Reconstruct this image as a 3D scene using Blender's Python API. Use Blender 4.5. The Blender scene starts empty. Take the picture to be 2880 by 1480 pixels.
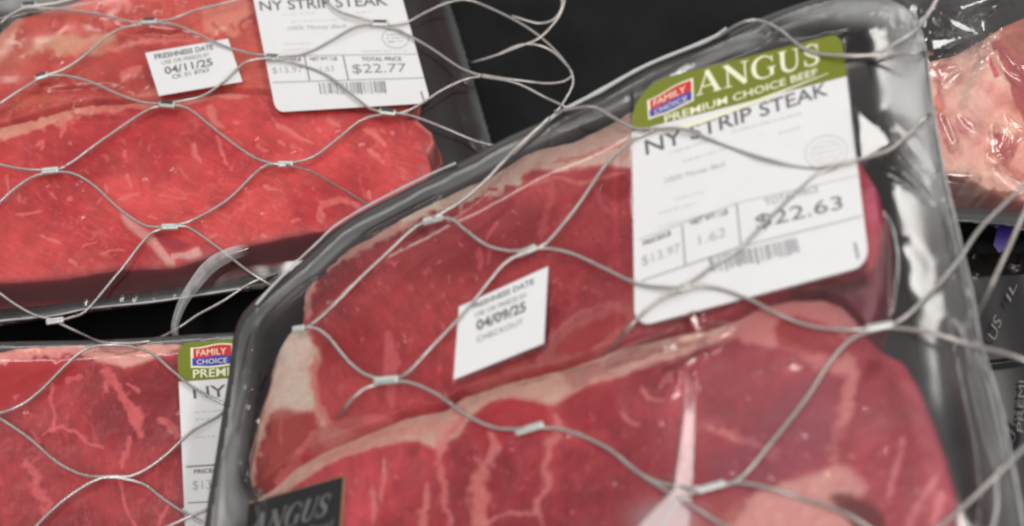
import bpy, bmesh, math
import numpy as np
from mathutils import Vector, Matrix, Euler

S = bpy.context.scene
COL = S.collection

# ------------------------------------------------------------------ camera
TILT = math.radians(25.0)
CAM_LOC = np.array([0.0, -0.25, 0.605])
FPX = 3956.0                                   # focal length in photograph pixels (2880 wide)
cam_d = bpy.data.cameras.new("camera")
cam_d.sensor_width = 36.0
cam_d.lens = 36.0 * FPX / 2880.0
cam_d.clip_start = 0.02
cam_d.clip_end = 50
cam_d.dof.use_dof = True
cam_d.dof.focus_distance = 0.60
cam_d.dof.aperture_fstop = 5.2
cam = bpy.data.objects.new("camera", cam_d)
cam.location = CAM_LOC
cam.rotation_euler = (TILT, 0, 0)
COL.objects.link(cam)
S.camera = cam

# ------------------------------------------------------------------ light
W = bpy.data.worlds.new("World")
S.world = W
W.use_nodes = True
W.node_tree.nodes["Background"].inputs[0].default_value = (0.93, 0.96, 1.0, 1)
W.node_tree.nodes["Background"].inputs[1].default_value = 0.36

def area(name, loc, target, sx, sy, power, color=(1, 0.97, 0.93)):
    l = bpy.data.lights.new(name, 'AREA')
    l.shape = 'RECTANGLE'; l.size = sx; l.size_y = sy
    l.energy = power; l.color = color
    o = bpy.data.objects.new(name, l)
    o.location = loc
    if target is not None:
        d = Vector(target) - Vector(loc)
        o.rotation_euler = d.to_track_quat('-Z', 'Y').to_euler()
    COL.objects.link(o)
    return o
area("ceiling_lamp", (-0.15, -0.65, 2.0), None, 0.22, 1.3, 16)
area("ceiling_lamp", (0.86, 0.72, 1.8), None, 0.20, 1.4, 17)
area("case_lamp", (-0.5, 1.0, 1.0), (0, 0, 0), 1.3, 0.10, 3)

S.render.engine = 'CYCLES'
S.cycles.filter_width = 2.4
S.cycles.transparent_max_bounces = 24
S.view_settings.view_transform = 'Standard'
S.view_settings.look = 'None'
S.view_settings.exposure = 0.08
S.view_settings.gamma = 1.0

# ------------------------------------------------------------------ projection between photograph and place
ct, st = math.cos(TILT), math.sin(TILT)
RC = np.array([[1, 0, 0], [0, ct, -st], [0, st, ct]])          # camera axes -> world

def ray(px, py):
    px = np.asarray(px, float); py = np.asarray(py, float)
    d = np.stack([(px - 1440) / FPX, (740 - py) / FPX, -np.ones_like(px)], -1)
    return d @ RC.T

def proj(P):
    q = (P - CAM_LOC) @ RC
    return 1440 - FPX * q[..., 0] / q[..., 2], 740 + FPX * q[..., 1] / q[..., 2]

class Plane:
    """A resting plane in the place: a point, a normal and two axes."""
    def __init__(self, o, n):
        self.o = np.array(o, float); self.n = np.array(n, float) / np.linalg.norm(n)
        x = np.array([1.0, 0, 0]); x -= self.n * (x @ self.n); self.x = x / np.linalg.norm(x)
        self.y = np.cross(self.n, self.x)
        self.M = np.stack([self.x, self.y, self.n])             # rows
    def hit(self, px, py, h=0.0):
        d = ray(px, py)
        t = ((self.o + self.n * h - CAM_LOC) @ self.n) / (d @ self.n) if np.isscalar(h) else \
            (((self.o - CAM_LOC) @ self.n) + h) / (d @ self.n)
        return CAM_LOC + d * t[..., None]
    def uv(self, px, py, h=0.0):
        p = self.hit(px, py, h) - self.o
        return p @ self.x, p @ self.y
    def loc(self, px, py, h=0.0):                               # local xyz
        return (self.hit(px, py, h) - self.o) @ self.M.T
    def px(self, u, v, h=0.0):
        P = self.o + np.multiply.outer(u, self.x) + np.multiply.outer(v, self.y)
        P = P + (self.n * h if np.isscalar(h) else h[..., None] * self.n)
        return proj(P)
    def matrix(self):
        m = Matrix.Identity(4)
        for i, a in enumerate((self.x, self.y, self.n)):
            for j in range(3): m[j][i] = a[j]
        for j in range(3): m[j][3] = self.o[j]
        return m

def cam_to_world(n): return RC @ np.array(n, float)
PA = Plane((0, 0, 0.040), (0, 0, 1))
PB = Plane((0, 0, 0.052), (0.02, 0, 1))
cC = CAM_LOC + ray(1600, 750) * 0.515
nC = cam_to_world((-0.27, 0.40, 0.86))
PC = Plane(cC, nC)
PD = Plane((0.25, 0, 0.070), (0.10, -0.05, 1))
PE = Plane((0.25, -0.1, 0.055), (0.10, 0, 1))
PS = Plane((0, 0, 0), (0, 0, 1))

def depth(px, py, plane, h):
    d = ray(px, py); return (((plane.o - CAM_LOC) @ plane.n) + h) / (d @ plane.n)

# ------------------------------------------------------------------ helpers
def tag(o, label=None, cat=None, group=None, kind=None):
    if label: o["label"] = label
    if cat: o["category"] = cat
    if group: o["group"] = group
    if kind: o["kind"] = kind
    return o

def thing(name, plane, label, cat, group=None):
    o = bpy.data.objects.new(name, None)
    o.empty_display_size = 0.02
    o.matrix_world = plane.matrix()
    COL.objects.link(o)
    return tag(o, label, cat, group)

def mesh_obj(name, verts, faces, mat, parent=None, smooth=True, attrs=None):
    me = bpy.data.meshes.new(name)
    verts = np.asarray(verts, dtype=np.float32); 
    if isinstance(faces, np.ndarray):
        n, k = faces.shape
        me.vertices.add(len(verts)); me.vertices.foreach_set("co", verts.ravel())
        me.loops.add(n * k); me.loops.foreach_set("vertex_index", faces.astype(np.int32).ravel())
        me.polygons.add(n)
        me.polygons.foreach_set("loop_start", np.arange(0, n * k, k, dtype=np.int32))
        me.polygons.foreach_set("loop_total", np.full(n, k, dtype=np.int32))
        me.update(calc_edges=True)
    else:
        me.from_pydata([tuple(map(float, v)) for v in verts], [], faces)
    me.polygons.foreach_set("use_smooth", np.full(len(me.polygons), smooth, dtype=bool))
    if attrs:
        for k, a in attrs.items():
            if a.ndim == 2:
                c = me.color_attributes.new(k, 'FLOAT_COLOR', 'POINT')
                rgba = np.ones((len(a), 4), dtype=np.float32); rgba[:, :3] = a
                c.data.foreach_set("color", rgba.ravel())
            else:
                c = me.attributes.new(k, 'FLOAT', 'POINT')
                c.data.foreach_set("value", a.astype(np.float32))
    me.materials.append(mat)
    o = bpy.data.objects.new(name, me)
    COL.objects.link(o)
    if parent is not None: o.parent = parent
    return o

def smoothstep(a, b, x):
    t = np.clip((x - a) / (b - a), 0, 1); return t * t * (3 - 2 * t)

def vnoise(x, y, seed):
    r = np.random.RandomState(seed).rand(256, 256)
    xi = np.floor(x).astype(int); yi = np.floor(y).astype(int)
    fx = x - xi; fy = y - yi
    fx = fx * fx * fx * (fx * (fx * 6 - 15) + 10); fy = fy * fy * fy * (fy * (fy * 6 - 15) + 10)
    a = r[xi & 255, yi & 255]; b = r[(xi + 1) & 255, yi & 255]
    c = r[xi & 255, (yi + 1) & 255]; d = r[(xi + 1) & 255, (yi + 1) & 255]
    return (a * (1 - fx) + b * fx) * (1 - fy) + (c * (1 - fx) + d * fx) * fy

def fbm(x, y, seed, o=4):
    s = 0; a = 1; t = 0
    for i in range(o):
        s = s + a * vnoise(x * 2 ** i + 17.3 * i, y * 2 ** i + 5.1 * i, seed + i); t += a; a *= 0.5
    return s / t

def rot(x, y, deg):
    c, s = math.cos(math.radians(deg)), math.sin(math.radians(deg))
    return c * x + s * y, -s * x + c * y

def catmull(pts, step, closed=False):
    P = np.asarray(pts, float); n = len(P); out = []
    rng = range(n) if closed else range(n - 1)
    for i in rng:
        if closed: p0, p1, p2, p3 = P[(i - 1) % n], P[i], P[(i + 1) % n], P[(i + 2) % n]
        else: p0, p1, p2, p3 = P[max(i - 1, 0)], P[i], P[i + 1], P[min(i + 2, n - 1)]
        k = max(2, int(np.linalg.norm(p2 - p1) / step))
        t = (np.arange(k) / k)[:, None]
        out.append(0.5 * (2 * p1 + (p2 - p0) * t + (2 * p0 - 5 * p1 + 4 * p2 - p3) * t ** 2 + (3 * p1 - p0 - 3 * p2 + p3) * t ** 3))
    if not closed: out.append(P[-1:])
    return np.concatenate(out)

def poly_sd(X, Y, poly):
    """distance to a closed polygon, positive inside"""
    P = np.asarray(poly, float); d2 = np.full(X.shape, 1e18); ins = np.zeros(X.shape, bool)
    for i in range(len(P)):
        ax, ay = P[i]; bx, by = P[(i + 1) % len(P)]
        ex, ey = bx - ax, by - ay; L = ex * ex + ey * ey + 1e-9
        t = np.clip(((X - ax) * ex + (Y - ay) * ey) / L, 0, 1)
        d2 = np.minimum(d2, (X - ax - t * ex) ** 2 + (Y - ay - t * ey) ** 2)
        c = ((ay > Y) != (by > Y))
        with np.errstate(divide='ignore', invalid='ignore'):
            xx = ax + (Y - ay) * ex / (ey if ey != 0 else 1e-9)
        ins ^= (c & (X < xx))
    d = np.sqrt(d2)
    return np.where(ins, d, -d)

def line_d(X, Y, pts):
    """distance to a polyline and the fraction along it"""
    P = np.asarray(pts, float); best = np.full(X.shape, 1e9); par = np.zeros(X.shape)
    for i in range(len(P) - 1):
        ax, ay = P[i]; ex, ey = P[i + 1] - P[i]; L = ex * ex + ey * ey + 1e-9
        t = np.clip(((X - ax) * ex + (Y - ay) * ey) / L, 0, 1)
        d = np.hypot(X - ax - t * ex, Y - ay - t * ey)
        m = d < best
        best = np.where(m, d, best); par = np.where(m, (i + t) / (len(P) - 1), par)
    return best, par

def srgb(r, g, b):
    v = np.array([r, g, b], float) / 255
    return np.where(v <= 0.04045, v / 12.92, ((v + 0.055) / 1.055) ** 2.4)

# ------------------------------------------------------------------ materials
def mat_new(name):
    m = bpy.data.materials.new(name); m.use_nodes = True
    nt = m.node_tree; b = nt.nodes["Principled BSDF"]
    return m, nt, b

def simple(name, col, rough=0.5, metal=0.0, spec=0.5, noise=0.0, nscale=400, bump=0.0):
    m, nt, b = mat_new(name)
    b.inputs['Base Color'].default_value = (*col, 1)
    b.inputs['Roughness'].default_value = rough
    b.inputs['Metallic'].default_value = metal
    b.inputs['Specular IOR Level'].default_value = spec
    if noise or bump:
        tc = nt.nodes.new('ShaderNodeTexCoord')
        n = nt.nodes.new('ShaderNodeTexNoise'); n.inputs['Scale'].default_value = nscale; n.inputs['Detail'].default_value = 6
        nt.links.new(tc.outputs['Object'], n.inputs['Vector'])
        if noise:
            mp = nt.nodes.new('ShaderNodeMapRange')
            mp.inputs[1].default_value = 0.3; mp.inputs[2].default_value = 0.7
            mp.inputs[3].default_value = 1 - noise; mp.inputs[4].default_value = 1 + noise
            mx = nt.nodes.new('ShaderNodeVectorMath'); mx.operation = 'SCALE'
            mx.inputs[0].default_value = col
            nt.links.new(n.outputs['Fac'], mp.inputs[0]); nt.links.new(mp.outputs[0], mx.inputs['Scale'])
            nt.links.new(mx.outputs[0], b.inputs['Base Color'])
        if bump:
            bp = nt.nodes.new('ShaderNodeBump'); bp.inputs['Strength'].default_value = bump; bp.inputs['Distance'].default_value = 0.0005
            nt.links.new(n.outputs['Fac'], bp.inputs['Height']); nt.links.new(bp.outputs[0], b.inputs['Normal'])
    return m

def meat_mat():
    m, nt, b = mat_new("raw_meat")
    a = nt.nodes.new('ShaderNodeAttribute'); a.attribute_name = "meat_color"
    tc = nt.nodes.new('ShaderNodeTexCoord')
    n = nt.nodes.new('ShaderNodeTexNoise'); n.inputs['Scale'].default_value = 900; n.inputs['Detail'].default_value = 4
    mp = nt.nodes.new('ShaderNodeMapRange')
    mp.inputs[1].default_value = 0.3; mp.inputs[2].default_value = 0.7; mp.inputs[3].default_value = 0.92; mp.inputs[4].default_value = 1.08
    mx = nt.nodes.new('ShaderNodeVectorMath'); mx.operation = 'SCALE'
    nt.links.new(tc.outputs['Object'], n.inputs['Vector']); nt.links.new(n.outputs['Fac'], mp.inputs[0])
    nt.links.new(a.outputs['Color'], mx.inputs[0]); nt.links.new(mp.outputs[0], mx.inputs['Scale'])
    nt.links.new(mx.outputs[0], b.inputs['Base Color'])
    b.inputs['Roughness'].default_value = 0.42
    b.inputs['Specular IOR Level'].default_value = 0.35
    b.inputs['Subsurface Weight'].default_value = 0.12
    b.inputs['Subsurface Radius'].default_value = (0.003, 0.001, 0.0008)
    b.inputs['Subsurface Scale'].default_value = 1.0
    bp = nt.nodes.new('ShaderNodeBump'); bp.inputs['Strength'].default_value = 0.25; bp.inputs['Distance'].default_value = 0.0004
    nt.links.new(n.outputs['Fac'], bp.inputs['Height']); nt.links.new(bp.outputs[0], b.inputs['Normal'])
    return m

def film_mat(name="clear_film", rough=0.10):
    m = bpy.data.materials.new(name); m.use_nodes = True; nt = m.node_tree; nt.nodes.clear()
    out = nt.nodes.new('ShaderNodeOutputMaterial')
    tr = nt.nodes.new('ShaderNodeBsdfTransparent'); tr.inputs[0].default_value = (0.99, 0.99, 0.99, 1)
    gl = nt.nodes.new('ShaderNodeBsdfGlossy'); gl.inputs['Roughness'].default_value = rough
    df = nt.nodes.new('ShaderNodeBsdfDiffuse'); df.inputs[0].default_value = (0.72, 0.72, 0.71, 1)
    fr = nt.nodes.new('ShaderNodeFresnel'); fr.inputs[0].default_value = 1.6
    at = nt.nodes.new('ShaderNodeAttribute'); at.attribute_name = "milk_glare"  # milky film, plus glare painted on the front package
    mr = nt.nodes.new('ShaderNodeMath'); mr.operation = 'MULTIPLY_ADD'; mr.inputs[1].default_value = 0.5; mr.inputs[2].default_value = rough; mr.use_clamp = True
    nt.links.new(at.outputs['Fac'], mr.inputs[0]); nt.links.new(mr.outputs[0], gl.inputs['Roughness'])
    m1 = nt.nodes.new('ShaderNodeMixShader'); m2 = nt.nodes.new('ShaderNodeMixShader')
    nt.links.new(at.outputs['Fac'], m1.inputs[0]); nt.links.new(tr.outputs[0], m1.inputs[1]); nt.links.new(df.outputs[0], m1.inputs[2])
    nt.links.new(fr.outputs[0], m2.inputs[0]); nt.links.new(m1.outputs[0], m2.inputs[1]); nt.links.new(gl.outputs[0], m2.inputs[2])
    nt.links.new(m2.outputs[0], out.inputs[0])
    return m

MEAT = meat_mat()
FILM = film_mat()
TRAY = simple("black_tray_plastic", (0.028, 0.027, 0.026), 0.38, spec=0.6, noise=0.25, nscale=60, bump=0.1)
CLEARTRAY = simple("smoked_tray_plastic", (0.045, 0.042, 0.040), 0.36, spec=0.6, noise=0.35, nscale=40, bump=0.15)
SHELF = simple("black_shelf", (0.0075, 0.0075, 0.008), 0.7, spec=0.15, noise=0.6, nscale=25)
PAPER = simple("white_label_paper", (0.785, 0.775, 0.775), 0.45, noise=0.015, nscale=120)
GREEN = simple("olive_label_ink", tuple(srgb(116, 124, 18)), 0.4, noise=0.08, nscale=60)
CREAM = simple("cream_label_ink", tuple(srgb(238, 236, 205)), 0.4)
INK = simple("black_label_ink", (0.13, 0.13, 0.135), 0.5)
INK2 = simple("grey_label_ink", (0.25, 0.25, 0.26), 0.5)
INK3 = simple("faded_label_ink", (0.42, 0.42, 0.42), 0.5)
INK4 = simple("pale_label_ink", (0.62, 0.61, 0.60), 0.5)
RED = simple("red_label_ink", tuple(srgb(205, 40, 50)), 0.4)
BLUE = simple("blue_label_ink", tuple(srgb(62, 58, 165)), 0.4)
GOLD = simple("gold_label_edge", tuple(srgb(196, 150, 110)), 0.4)
BLACKINK = simple("black_label_face", tuple(srgb(26, 20, 16)), 0.35)
SILVER = simple("silver_print", (0.30, 0.29, 0.28), 0.4, metal=0.3)
DIM = simple("dull_silver_print", (0.13, 0.125, 0.12), 0.45)
PURPLE = simple("purple_print", tuple(srgb(62, 44, 120)), 0.4)
STEEL = simple("wire_rope_steel", (0.56, 0.515, 0.485), 0.30, metal=0.75, noise=0.15, nscale=1500)
FERR = simple("ferrule_steel", (0.60, 0.62, 0.58), 0.36, metal=0.6, noise=0.08, nscale=900)
SLOT = simple("ferrule_seam", (0.03, 0.028, 0.025), 0.5)
EDGE = simple("film_edge_plastic", (0.52, 0.52, 0.51), 0.25)
POUCH = simple("black_pouch_film", (0.012, 0.010, 0.010), 0.25, spec=0.4, bump=0.06, nscale=90)

# ------------------------------------------------------------------ builders
def sheet(name, plane, hreal, poly, mat, parent, step, height, color=None, attrs=None, keep=0.0):
    """a dense patch over the polygon (photograph outline at height hreal), lifted by height(X, Y, sd)"""
    P = np.asarray(poly, float)
    u, v = plane.uv(P[:, 0], P[:, 1], hreal)
    gu = np.arange(u.min() - 0.004, u.max() + 0.004, step); gv = np.arange(v.min() - 0.004, v.max() + 0.004, step)
    U, V = np.meshgrid(gu, gv)
    U = U.ravel(); V = V.ravel()
    sd = poly_sd(U, V, np.stack([u, v], 1))
    X, Y = plane.px(U, V, hreal)
    H = height(X, Y, sd, U, V)
    nu, nv = len(gu), len(gv)
    idx = np.arange(nu * nv).reshape(nv, nu)
    q = np.stack([idx[:-1, :-1], idx[:-1, 1:], idx[1:, 1:], idx[1:, :-1]], -1).reshape(-1, 4)
    ok = (sd > -(0.0030 if color is not None else keep))
    near = (X > -250) & (X < 3130) & (Y > -250) & (Y < 1730)
    q = q[(ok[q].sum(1) >= 4)]
    # snap edge vertices on the outline
    used = np.zeros(nu * nv, bool); used[q.ravel()] = True
    mp = np.cumsum(used) - 1
    verts = np.stack([U, V, H], 1)[used]
    A = {}
    if color is not None:
        x_, y_ = X[used], Y[used]
        c_ = color(x_, y_, sd[used]); fat = smoothstep(0.26, 0.50, c_[:, 1] / np.maximum(c_[:, 0], 1e-4))
        mot = (fbm(x_ / 26, y_ / 26, 411, 4) - 0.5); vein = 1 - np.abs(2 * fbm(x_ / 45, y_ / 22, 431, 3) - 1)
        c_ = c_ * (1 + fat * 0.28 * mot)[:, None]
        pk = (fat * smoothstep(0.80, 0.97, vein) * 0.16)[:, None]; c_ = c_ * (1 - pk) + srgb(232, 140, 128) * pk
        verts[:, 2] += (0.00055 * fat + 0.0009 * fat * mot).astype(verts.dtype)
        A["meat_color"] = np.clip(c_ * 1.06, 0.0, 0.92)
    if attrs is not None:
        for k, f in attrs.items(): A[k] = f(X[used], Y[used], sd[used])
    return mesh_obj(name, verts, mp[q], mat, parent, True, A)

def tray(plane, poly, parent, mat, flange=0.008, depth=0.026, name="tray"):
    P = catmull(poly, 40, True)
    u, v = plane.uv(P[:, 0], P[:, 1], 0.0)
    Q = np.stack([u, v], 1)
    # even resample
    d = np.r_[0, np.cumsum(np.linalg.norm(np.diff(np.r_[Q, Q[:1]], axis=0), axis=1))]
    n = 220; s = np.linspace(0, d[-1], n, endpoint=False); QQ = np.r_[Q, Q[:1]]
    Q = np.stack([np.interp(s, d, QQ[:, 0]), np.interp(s, d, QQ[:, 1])], 1)
    T = np.roll(Q, -2, 0) - np.roll(Q, 2, 0); T /= np.linalg.norm(T, axis=1)[:, None]
    N = np.stack([-T[:, 1], T[:, 0]], 1)
    area2 = np.sum(Q[:, 0] * np.roll(Q[:, 1], -1) - np.roll(Q[:, 0], -1) * Q[:, 1])
    if area2 < 0: N = -N
    prof = [(0.010, -depth - 0.001), (0.0035, -0.010), (0.0005, -0.0045), (0.0, -0.003), (0.0004, -0.0012), (0.0018, -0.0002), (0.004, -0.0008), (flange, -0.001),
            (flange + 0.002, -0.0035), (flange + 0.0045, -0.012), (flange + 0.006, -depth + 0.003), (flange + 0.010, -depth)]
    V = []; 
    for off, h in prof:
        R = Q + N * off
        V.append(np.c_[R, np.full(n, h)])
    V = np.concatenate(V); F = []
    for k in range(len(prof) - 1):
        for i in range(n):
            j = (i + 1) % n
            F.append((k * n + i, k * n + j, (k + 1) * n + j, (k + 1) * n + i))
    F.append(tuple((len(prof) - 1) * n + i for i in range(n)))
    F.append(tuple(i for i in reversed(range(n))))
    o = mesh_obj(name, V, F, mat, parent, True)
    return o

def stroke_paint(C, X, Y, pts, w0, w1, col, alpha=0.9, soft=0.45, warp=4.0, seed=0):
    P = np.asarray(pts, float); R = max(w0, w1) * 1.6 + warp * 2
    m = (X > P[:, 0].min() - R) & (X < P[:, 0].max() + R) & (Y > P[:, 1].min() - R) & (Y < P[:, 1].max() + R)
    if not m.any(): return
    x = X[m]; y = Y[m]
    xx = x + warp * (fbm(x / 28, y / 28, 900 + seed, 3) - 0.5) * 3
    yy = y + warp * (fbm(x / 28, y / 28, 950 + seed, 3) - 0.5) * 3
    d, t = line_d(xx, yy, P)
    w = (w0 + (w1 - w0) * t) * (0.45 + 1.1 * vnoise(x / 16 + seed, y / 16, 333)) * (0.35 + 0.65 * smoothstep(0, 0.12, t) * smoothstep(1.0, 0.86, t) if max(w0, w1) < 14 and soft > 0.5 else 1.0)
    a = alpha * (1 - smoothstep(1 - soft, 1 + soft, d / np.maximum(w, 0.5)))
    a *= 0.8 + 0.4 * vnoise(x / 12, y / 12, 77 + seed)
    a = np.clip(a, 0, 1)[:, None]
    C[m] = C[m] * (1 - a) + np.asarray(col) * a

def poly_paint(C, X, Y, poly, col, alpha=1.0, soft=8.0, warp=6.0, seed=0):
    P = np.asarray(poly, float)
    m = (X > P[:, 0].min() - 40) & (X < P[:, 0].max() + 40) & (Y > P[:, 1].min() - 40) & (Y < P[:, 1].max() + 40)
    if not m.any(): return
    x = X[m]; y = Y[m]
    xx = x + warp * (fbm(x / 35, y / 35, 700 + seed, 3) - 0.5) * 3
    yy = y + warp * (fbm(x / 35, y / 35, 750 + seed, 3) - 0.5) * 3
    sd = poly_sd(xx, yy, catmull(P, 25, True))
    a = (alpha * smoothstep(-soft, soft, sd))[:, None]
    C[m] = C[m] * (1 - a) + np.asarray(col) * a

def meat_base(X, Y, c0, c1, ang, seed, fibre=0.10, veins=0.5, vcol=(0.75, 0.25, 0.22)):
    rx, ry = rot(X, Y, ang)
    n = fbm(X / 190, Y / 190, seed, 4)
    t = smoothstep(0.25, 0.75, n)[:, None]
    C = np.asarray(c0) * (1 - t) + np.asarray(c1) * t
    f = fbm(rx / 60, ry / 8, seed + 11, 3) - 0.5
    g = fbm(X / 40, Y / 40, seed + 31, 3) - 0.5
    f2 = fbm(rx / 26, ry / 3.2, seed + 15, 2) - 0.5
    C = C * (1 + fibre * 2.4 * f + fibre * 2.2 * f2 + 0.42 * g)[:, None]
    rx2, ry2 = rot(X + 14 * (fbm(X / 40, Y / 40, seed + 6, 2) - .5), Y + 14 * (fbm(X / 40, Y / 40, seed + 7, 2) - .5), ang + 25)
    r2 = 1 - np.abs(2 * fbm(rx2 / 60, ry2 / 20, seed + 51, 3) - 1)
    k2 = smoothstep(0.93, 0.99, r2) * smoothstep(0.45, 0.75, fbm(X / 50, Y / 50, seed + 61, 2)) * 0.45
    C = C * (1 - k2[:, None]) + np.asarray(vcol) * k2[:, None]
    wx = X + 30 * (fbm(X / 70, Y / 70, seed + 3, 3) - 0.5); wy = Y + 30 * (fbm(X / 70, Y / 70, seed + 4, 3) - 0.5)
    qx, qy = rot(wx, wy, ang)
    r = 1 - np.abs(2 * fbm(qx / 170, qy / 62, seed + 21, 3) - 1)
    k = smoothstep(0.95, 0.995, r) * smoothstep(0.42, 0.7, fbm(X / 120, Y / 120, seed + 41, 2)) * veins
    C = C * (1 - k[:, None]) + np.asarray(vcol) * k[:, None]
    return C

def flecks(C, X, Y, region, n, ang, jit, seed, col, lw=(2.0, 5.0), ll=(8, 40), alpha=0.55):
    r = np.random.RandomState(seed); P = np.asarray(region, float)
    k = 0
    while k < n:
        x = r.uniform(P[:, 0].min(), P[:, 0].max()); y = r.uniform(P[:, 1].min(), P[:, 1].max())
        if poly_sd(np.array([x]), np.array([y]), P)[0] < 6: k += 0.2; continue
        a = math.radians(ang + r.normal(0, jit)); L = r.uniform(*ll) / 2; w = r.uniform(*lw)
        c, s = math.cos(a), math.sin(a)
        b = r.uniform(-0.25, 0.25) * L
        stroke_paint(C, X, Y, [(x - c * L, y - s * L), (x - s * b, y + c * b), (x + c * L, y + s * L)], w * r.uniform(0.7, 1.5), w * 0.4, col, alpha * r.uniform(0.15, 1.0), 0.9, 5, seed % 50 + int(k) % 5)
        k += 1

# ---- steak top height: rounded shoulder, soft lumps
def steak_height(top, thick, rad, seed, lump=0.0016, under=None, drop=0.006, reach=10, floor=-0.029, shoulder=0.0012):
    def f(X, Y, sd, U, V):
        s = np.clip((sd + 0.0030) / 0.0038, 0, 1)
        h = top - (thick + 0.012) * (1 - s) ** 2.2 - shoulder * (1 - np.clip(sd / rad, 0, 1)) ** 2
        h = h + lump * (fbm(U / 0.030, V / 0.030, seed, 3) - 0.5) * 2 * s + 0.0005 * (fbm(U / 0.004, V / 0.004, seed + 5, 2) - 0.5) * s
        if under is not None:
            h = h - drop * smoothstep(-reach, reach * 0.3, poly_sd(X, Y, under))
        return np.maximum(h, floor + 0.0004 * np.clip(sd / 0.003 + 1, 0, 1))
    return f

def facet_slope(pl, px, py, aim=(0.86, 0.72, 1.8)):
    P = pl.hit(np.float64(px), np.float64(py)); a = np.array(aim) - P; b = CAM_LOC - P
    n = a / np.linalg.norm(a) + b / np.linalg.norm(b); n = pl.M @ n
    return -n[0] / n[2], -n[1] / n[2]

def facets_on(h, X, Y, U, V, facets):
    """flat facets of tight film, turned up towards the aisle light"""
    for poly, pl in facets:
        P = np.asarray(poly, float); su, sv = facet_slope(pl, P[:, 0].mean(), P[:, 1].mean())
        d = poly_sd(X, Y, poly); w = smoothstep(-7, 3, d); m = w > 0
        if m.any():
            uc, vc = U[m].mean(), V[m].mean()
            h = h * (1 - w) + w * (h[m].mean() + 0.0005 + su * (U - uc) + sv * (V - vc))
    return h

def glints(plane, region, n, seed, size=(4, 12), asp=2.5):
    """small random puckers in the film"""
    r = np.random.RandomState(seed); P = np.asarray(region, float); out = []
    while len(out) < n:
        x = r.uniform(P[:, 0].min(), P[:, 0].max()); y = r.uniform(P[:, 1].min(), P[:, 1].max())
        if poly_sd(np.array([x]), np.array([y]), P)[0] < 4: continue
        a = r.uniform(0, math.pi); L = r.uniform(*size) * asp / 2; w = r.uniform(*size) / 2; c, q = math.cos(a), math.sin(a)
        out.append(([(x + c * u_ * L - q * v_ * w * r.uniform(.5, 1.3), y + q * u_ * L + c * v_ * w * r.uniform(.5, 1.3)) for u_, v_ in ((-1, 0), (-.3, -1), (.6, -.8), (1, 0), (.4, 1), (-.5, .8))], plane))
    return out

# ---- film: taut over the tray, creased where told
def film_height(base, edge, ramp, seed, ridges=(), crumples=(), wob=0.0005, facets=()):
    def f(X, Y, sd, U, V):
        t = smoothstep(0, ramp, sd)
        h = edge + (base - edge) * t
        h = h + wob * (fbm(U / 0.03, V / 0.03, seed, 3) - 0.5) * 2
        for pts, w, amp in ridges:
            P = catmull(pts, 30)
            d, par = line_d(X, Y, P)
            w_ = w * (0.6 + 0.8 * np.sin(np.pi * np.clip(par, 0, 1)) ** 0.6)
            h = h + amp * np.exp(-(d / w_) ** 2) * np.sin(np.pi * np.clip(par, 0.02, 0.98)) ** 0.5
        for (cx, cy, rx, ry, amp, scale, ang) in crumples:
            m = np.exp(-(((X - cx) / rx) ** 2 + ((Y - cy) / ry) ** 2) ** 1.5)
            a, b = rot(U, V, ang)
            n = 1 - np.abs(2 * fbm(a / scale, b / (scale * 0.35), seed + 9, 3) - 1)
            h = h + amp * n ** 1.3 * m
        return facets_on(h, X, Y, U, V, facets)
    return f

def milk_glare_fn(base, rimw, rim, seed, blobs=()):
    def f(X, Y, sd):
        n = fbm(X / 90, Y / 220, seed, 4)
        m = base + rim * (1 - smoothstep(0, rimw, sd)) * (0.4 + 1.2 * n)
        for cx, cy, rx, ry, a in blobs:
            m = m + a * np.exp(-(((X - cx) / rx) ** 2 + ((Y - cy) / ry) ** 2) ** 1.4) * (0.5 + n)
        return np.clip(m, 0, 0.9)
    return f

# ------------------------------------------------------------------ flat print
def bilin(quad, s, t):
    """homography: unit square (s right, t down) -> photograph quad TL, TR, BR, BL"""
    (x0, y0), (x1, y1), (x2, y2), (x3, y3) = quad
    dx1, dx2, sx = x1 - x2, x3 - x2, x0 - x1 + x2 - x3
    dy1, dy2, sy = y1 - y2, y3 - y2, y0 - y1 + y2 - y3
    den = dx1 * dy2 - dx2 * dy1
    g = (sx * dy2 - dx2 * sy) / den; h = (dx1 * sy - sx * dy1) / den
    a = x1 - x0 + g * x1; b = x3 - x0 + h * x3; d = y1 - y0 + g * y1; e = y3 - y0 + h * y3
    w = g * s + h * t + 1
    return (a * s + b * t + x0) / w, (d * s + e * t + y0) / w

class Surf:
    """a label's gently waved surface on a plane"""
    def __init__(self, plane, h, seed, amp=0.00035):
        self.p, self.h, self.s, self.a = plane, h, seed, amp
    def wave(self, x, y):
        return self.a * (np.sin(x / 130 + self.s) + np.sin(y / 95 + x / 300 + self.s * 2))
    def pts(self, x, y, dh):
        x = np.asarray(x, float); y = np.asarray(y, float)
        return self.p.loc(x, y, self.h + dh + self.wave(x, y))

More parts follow.
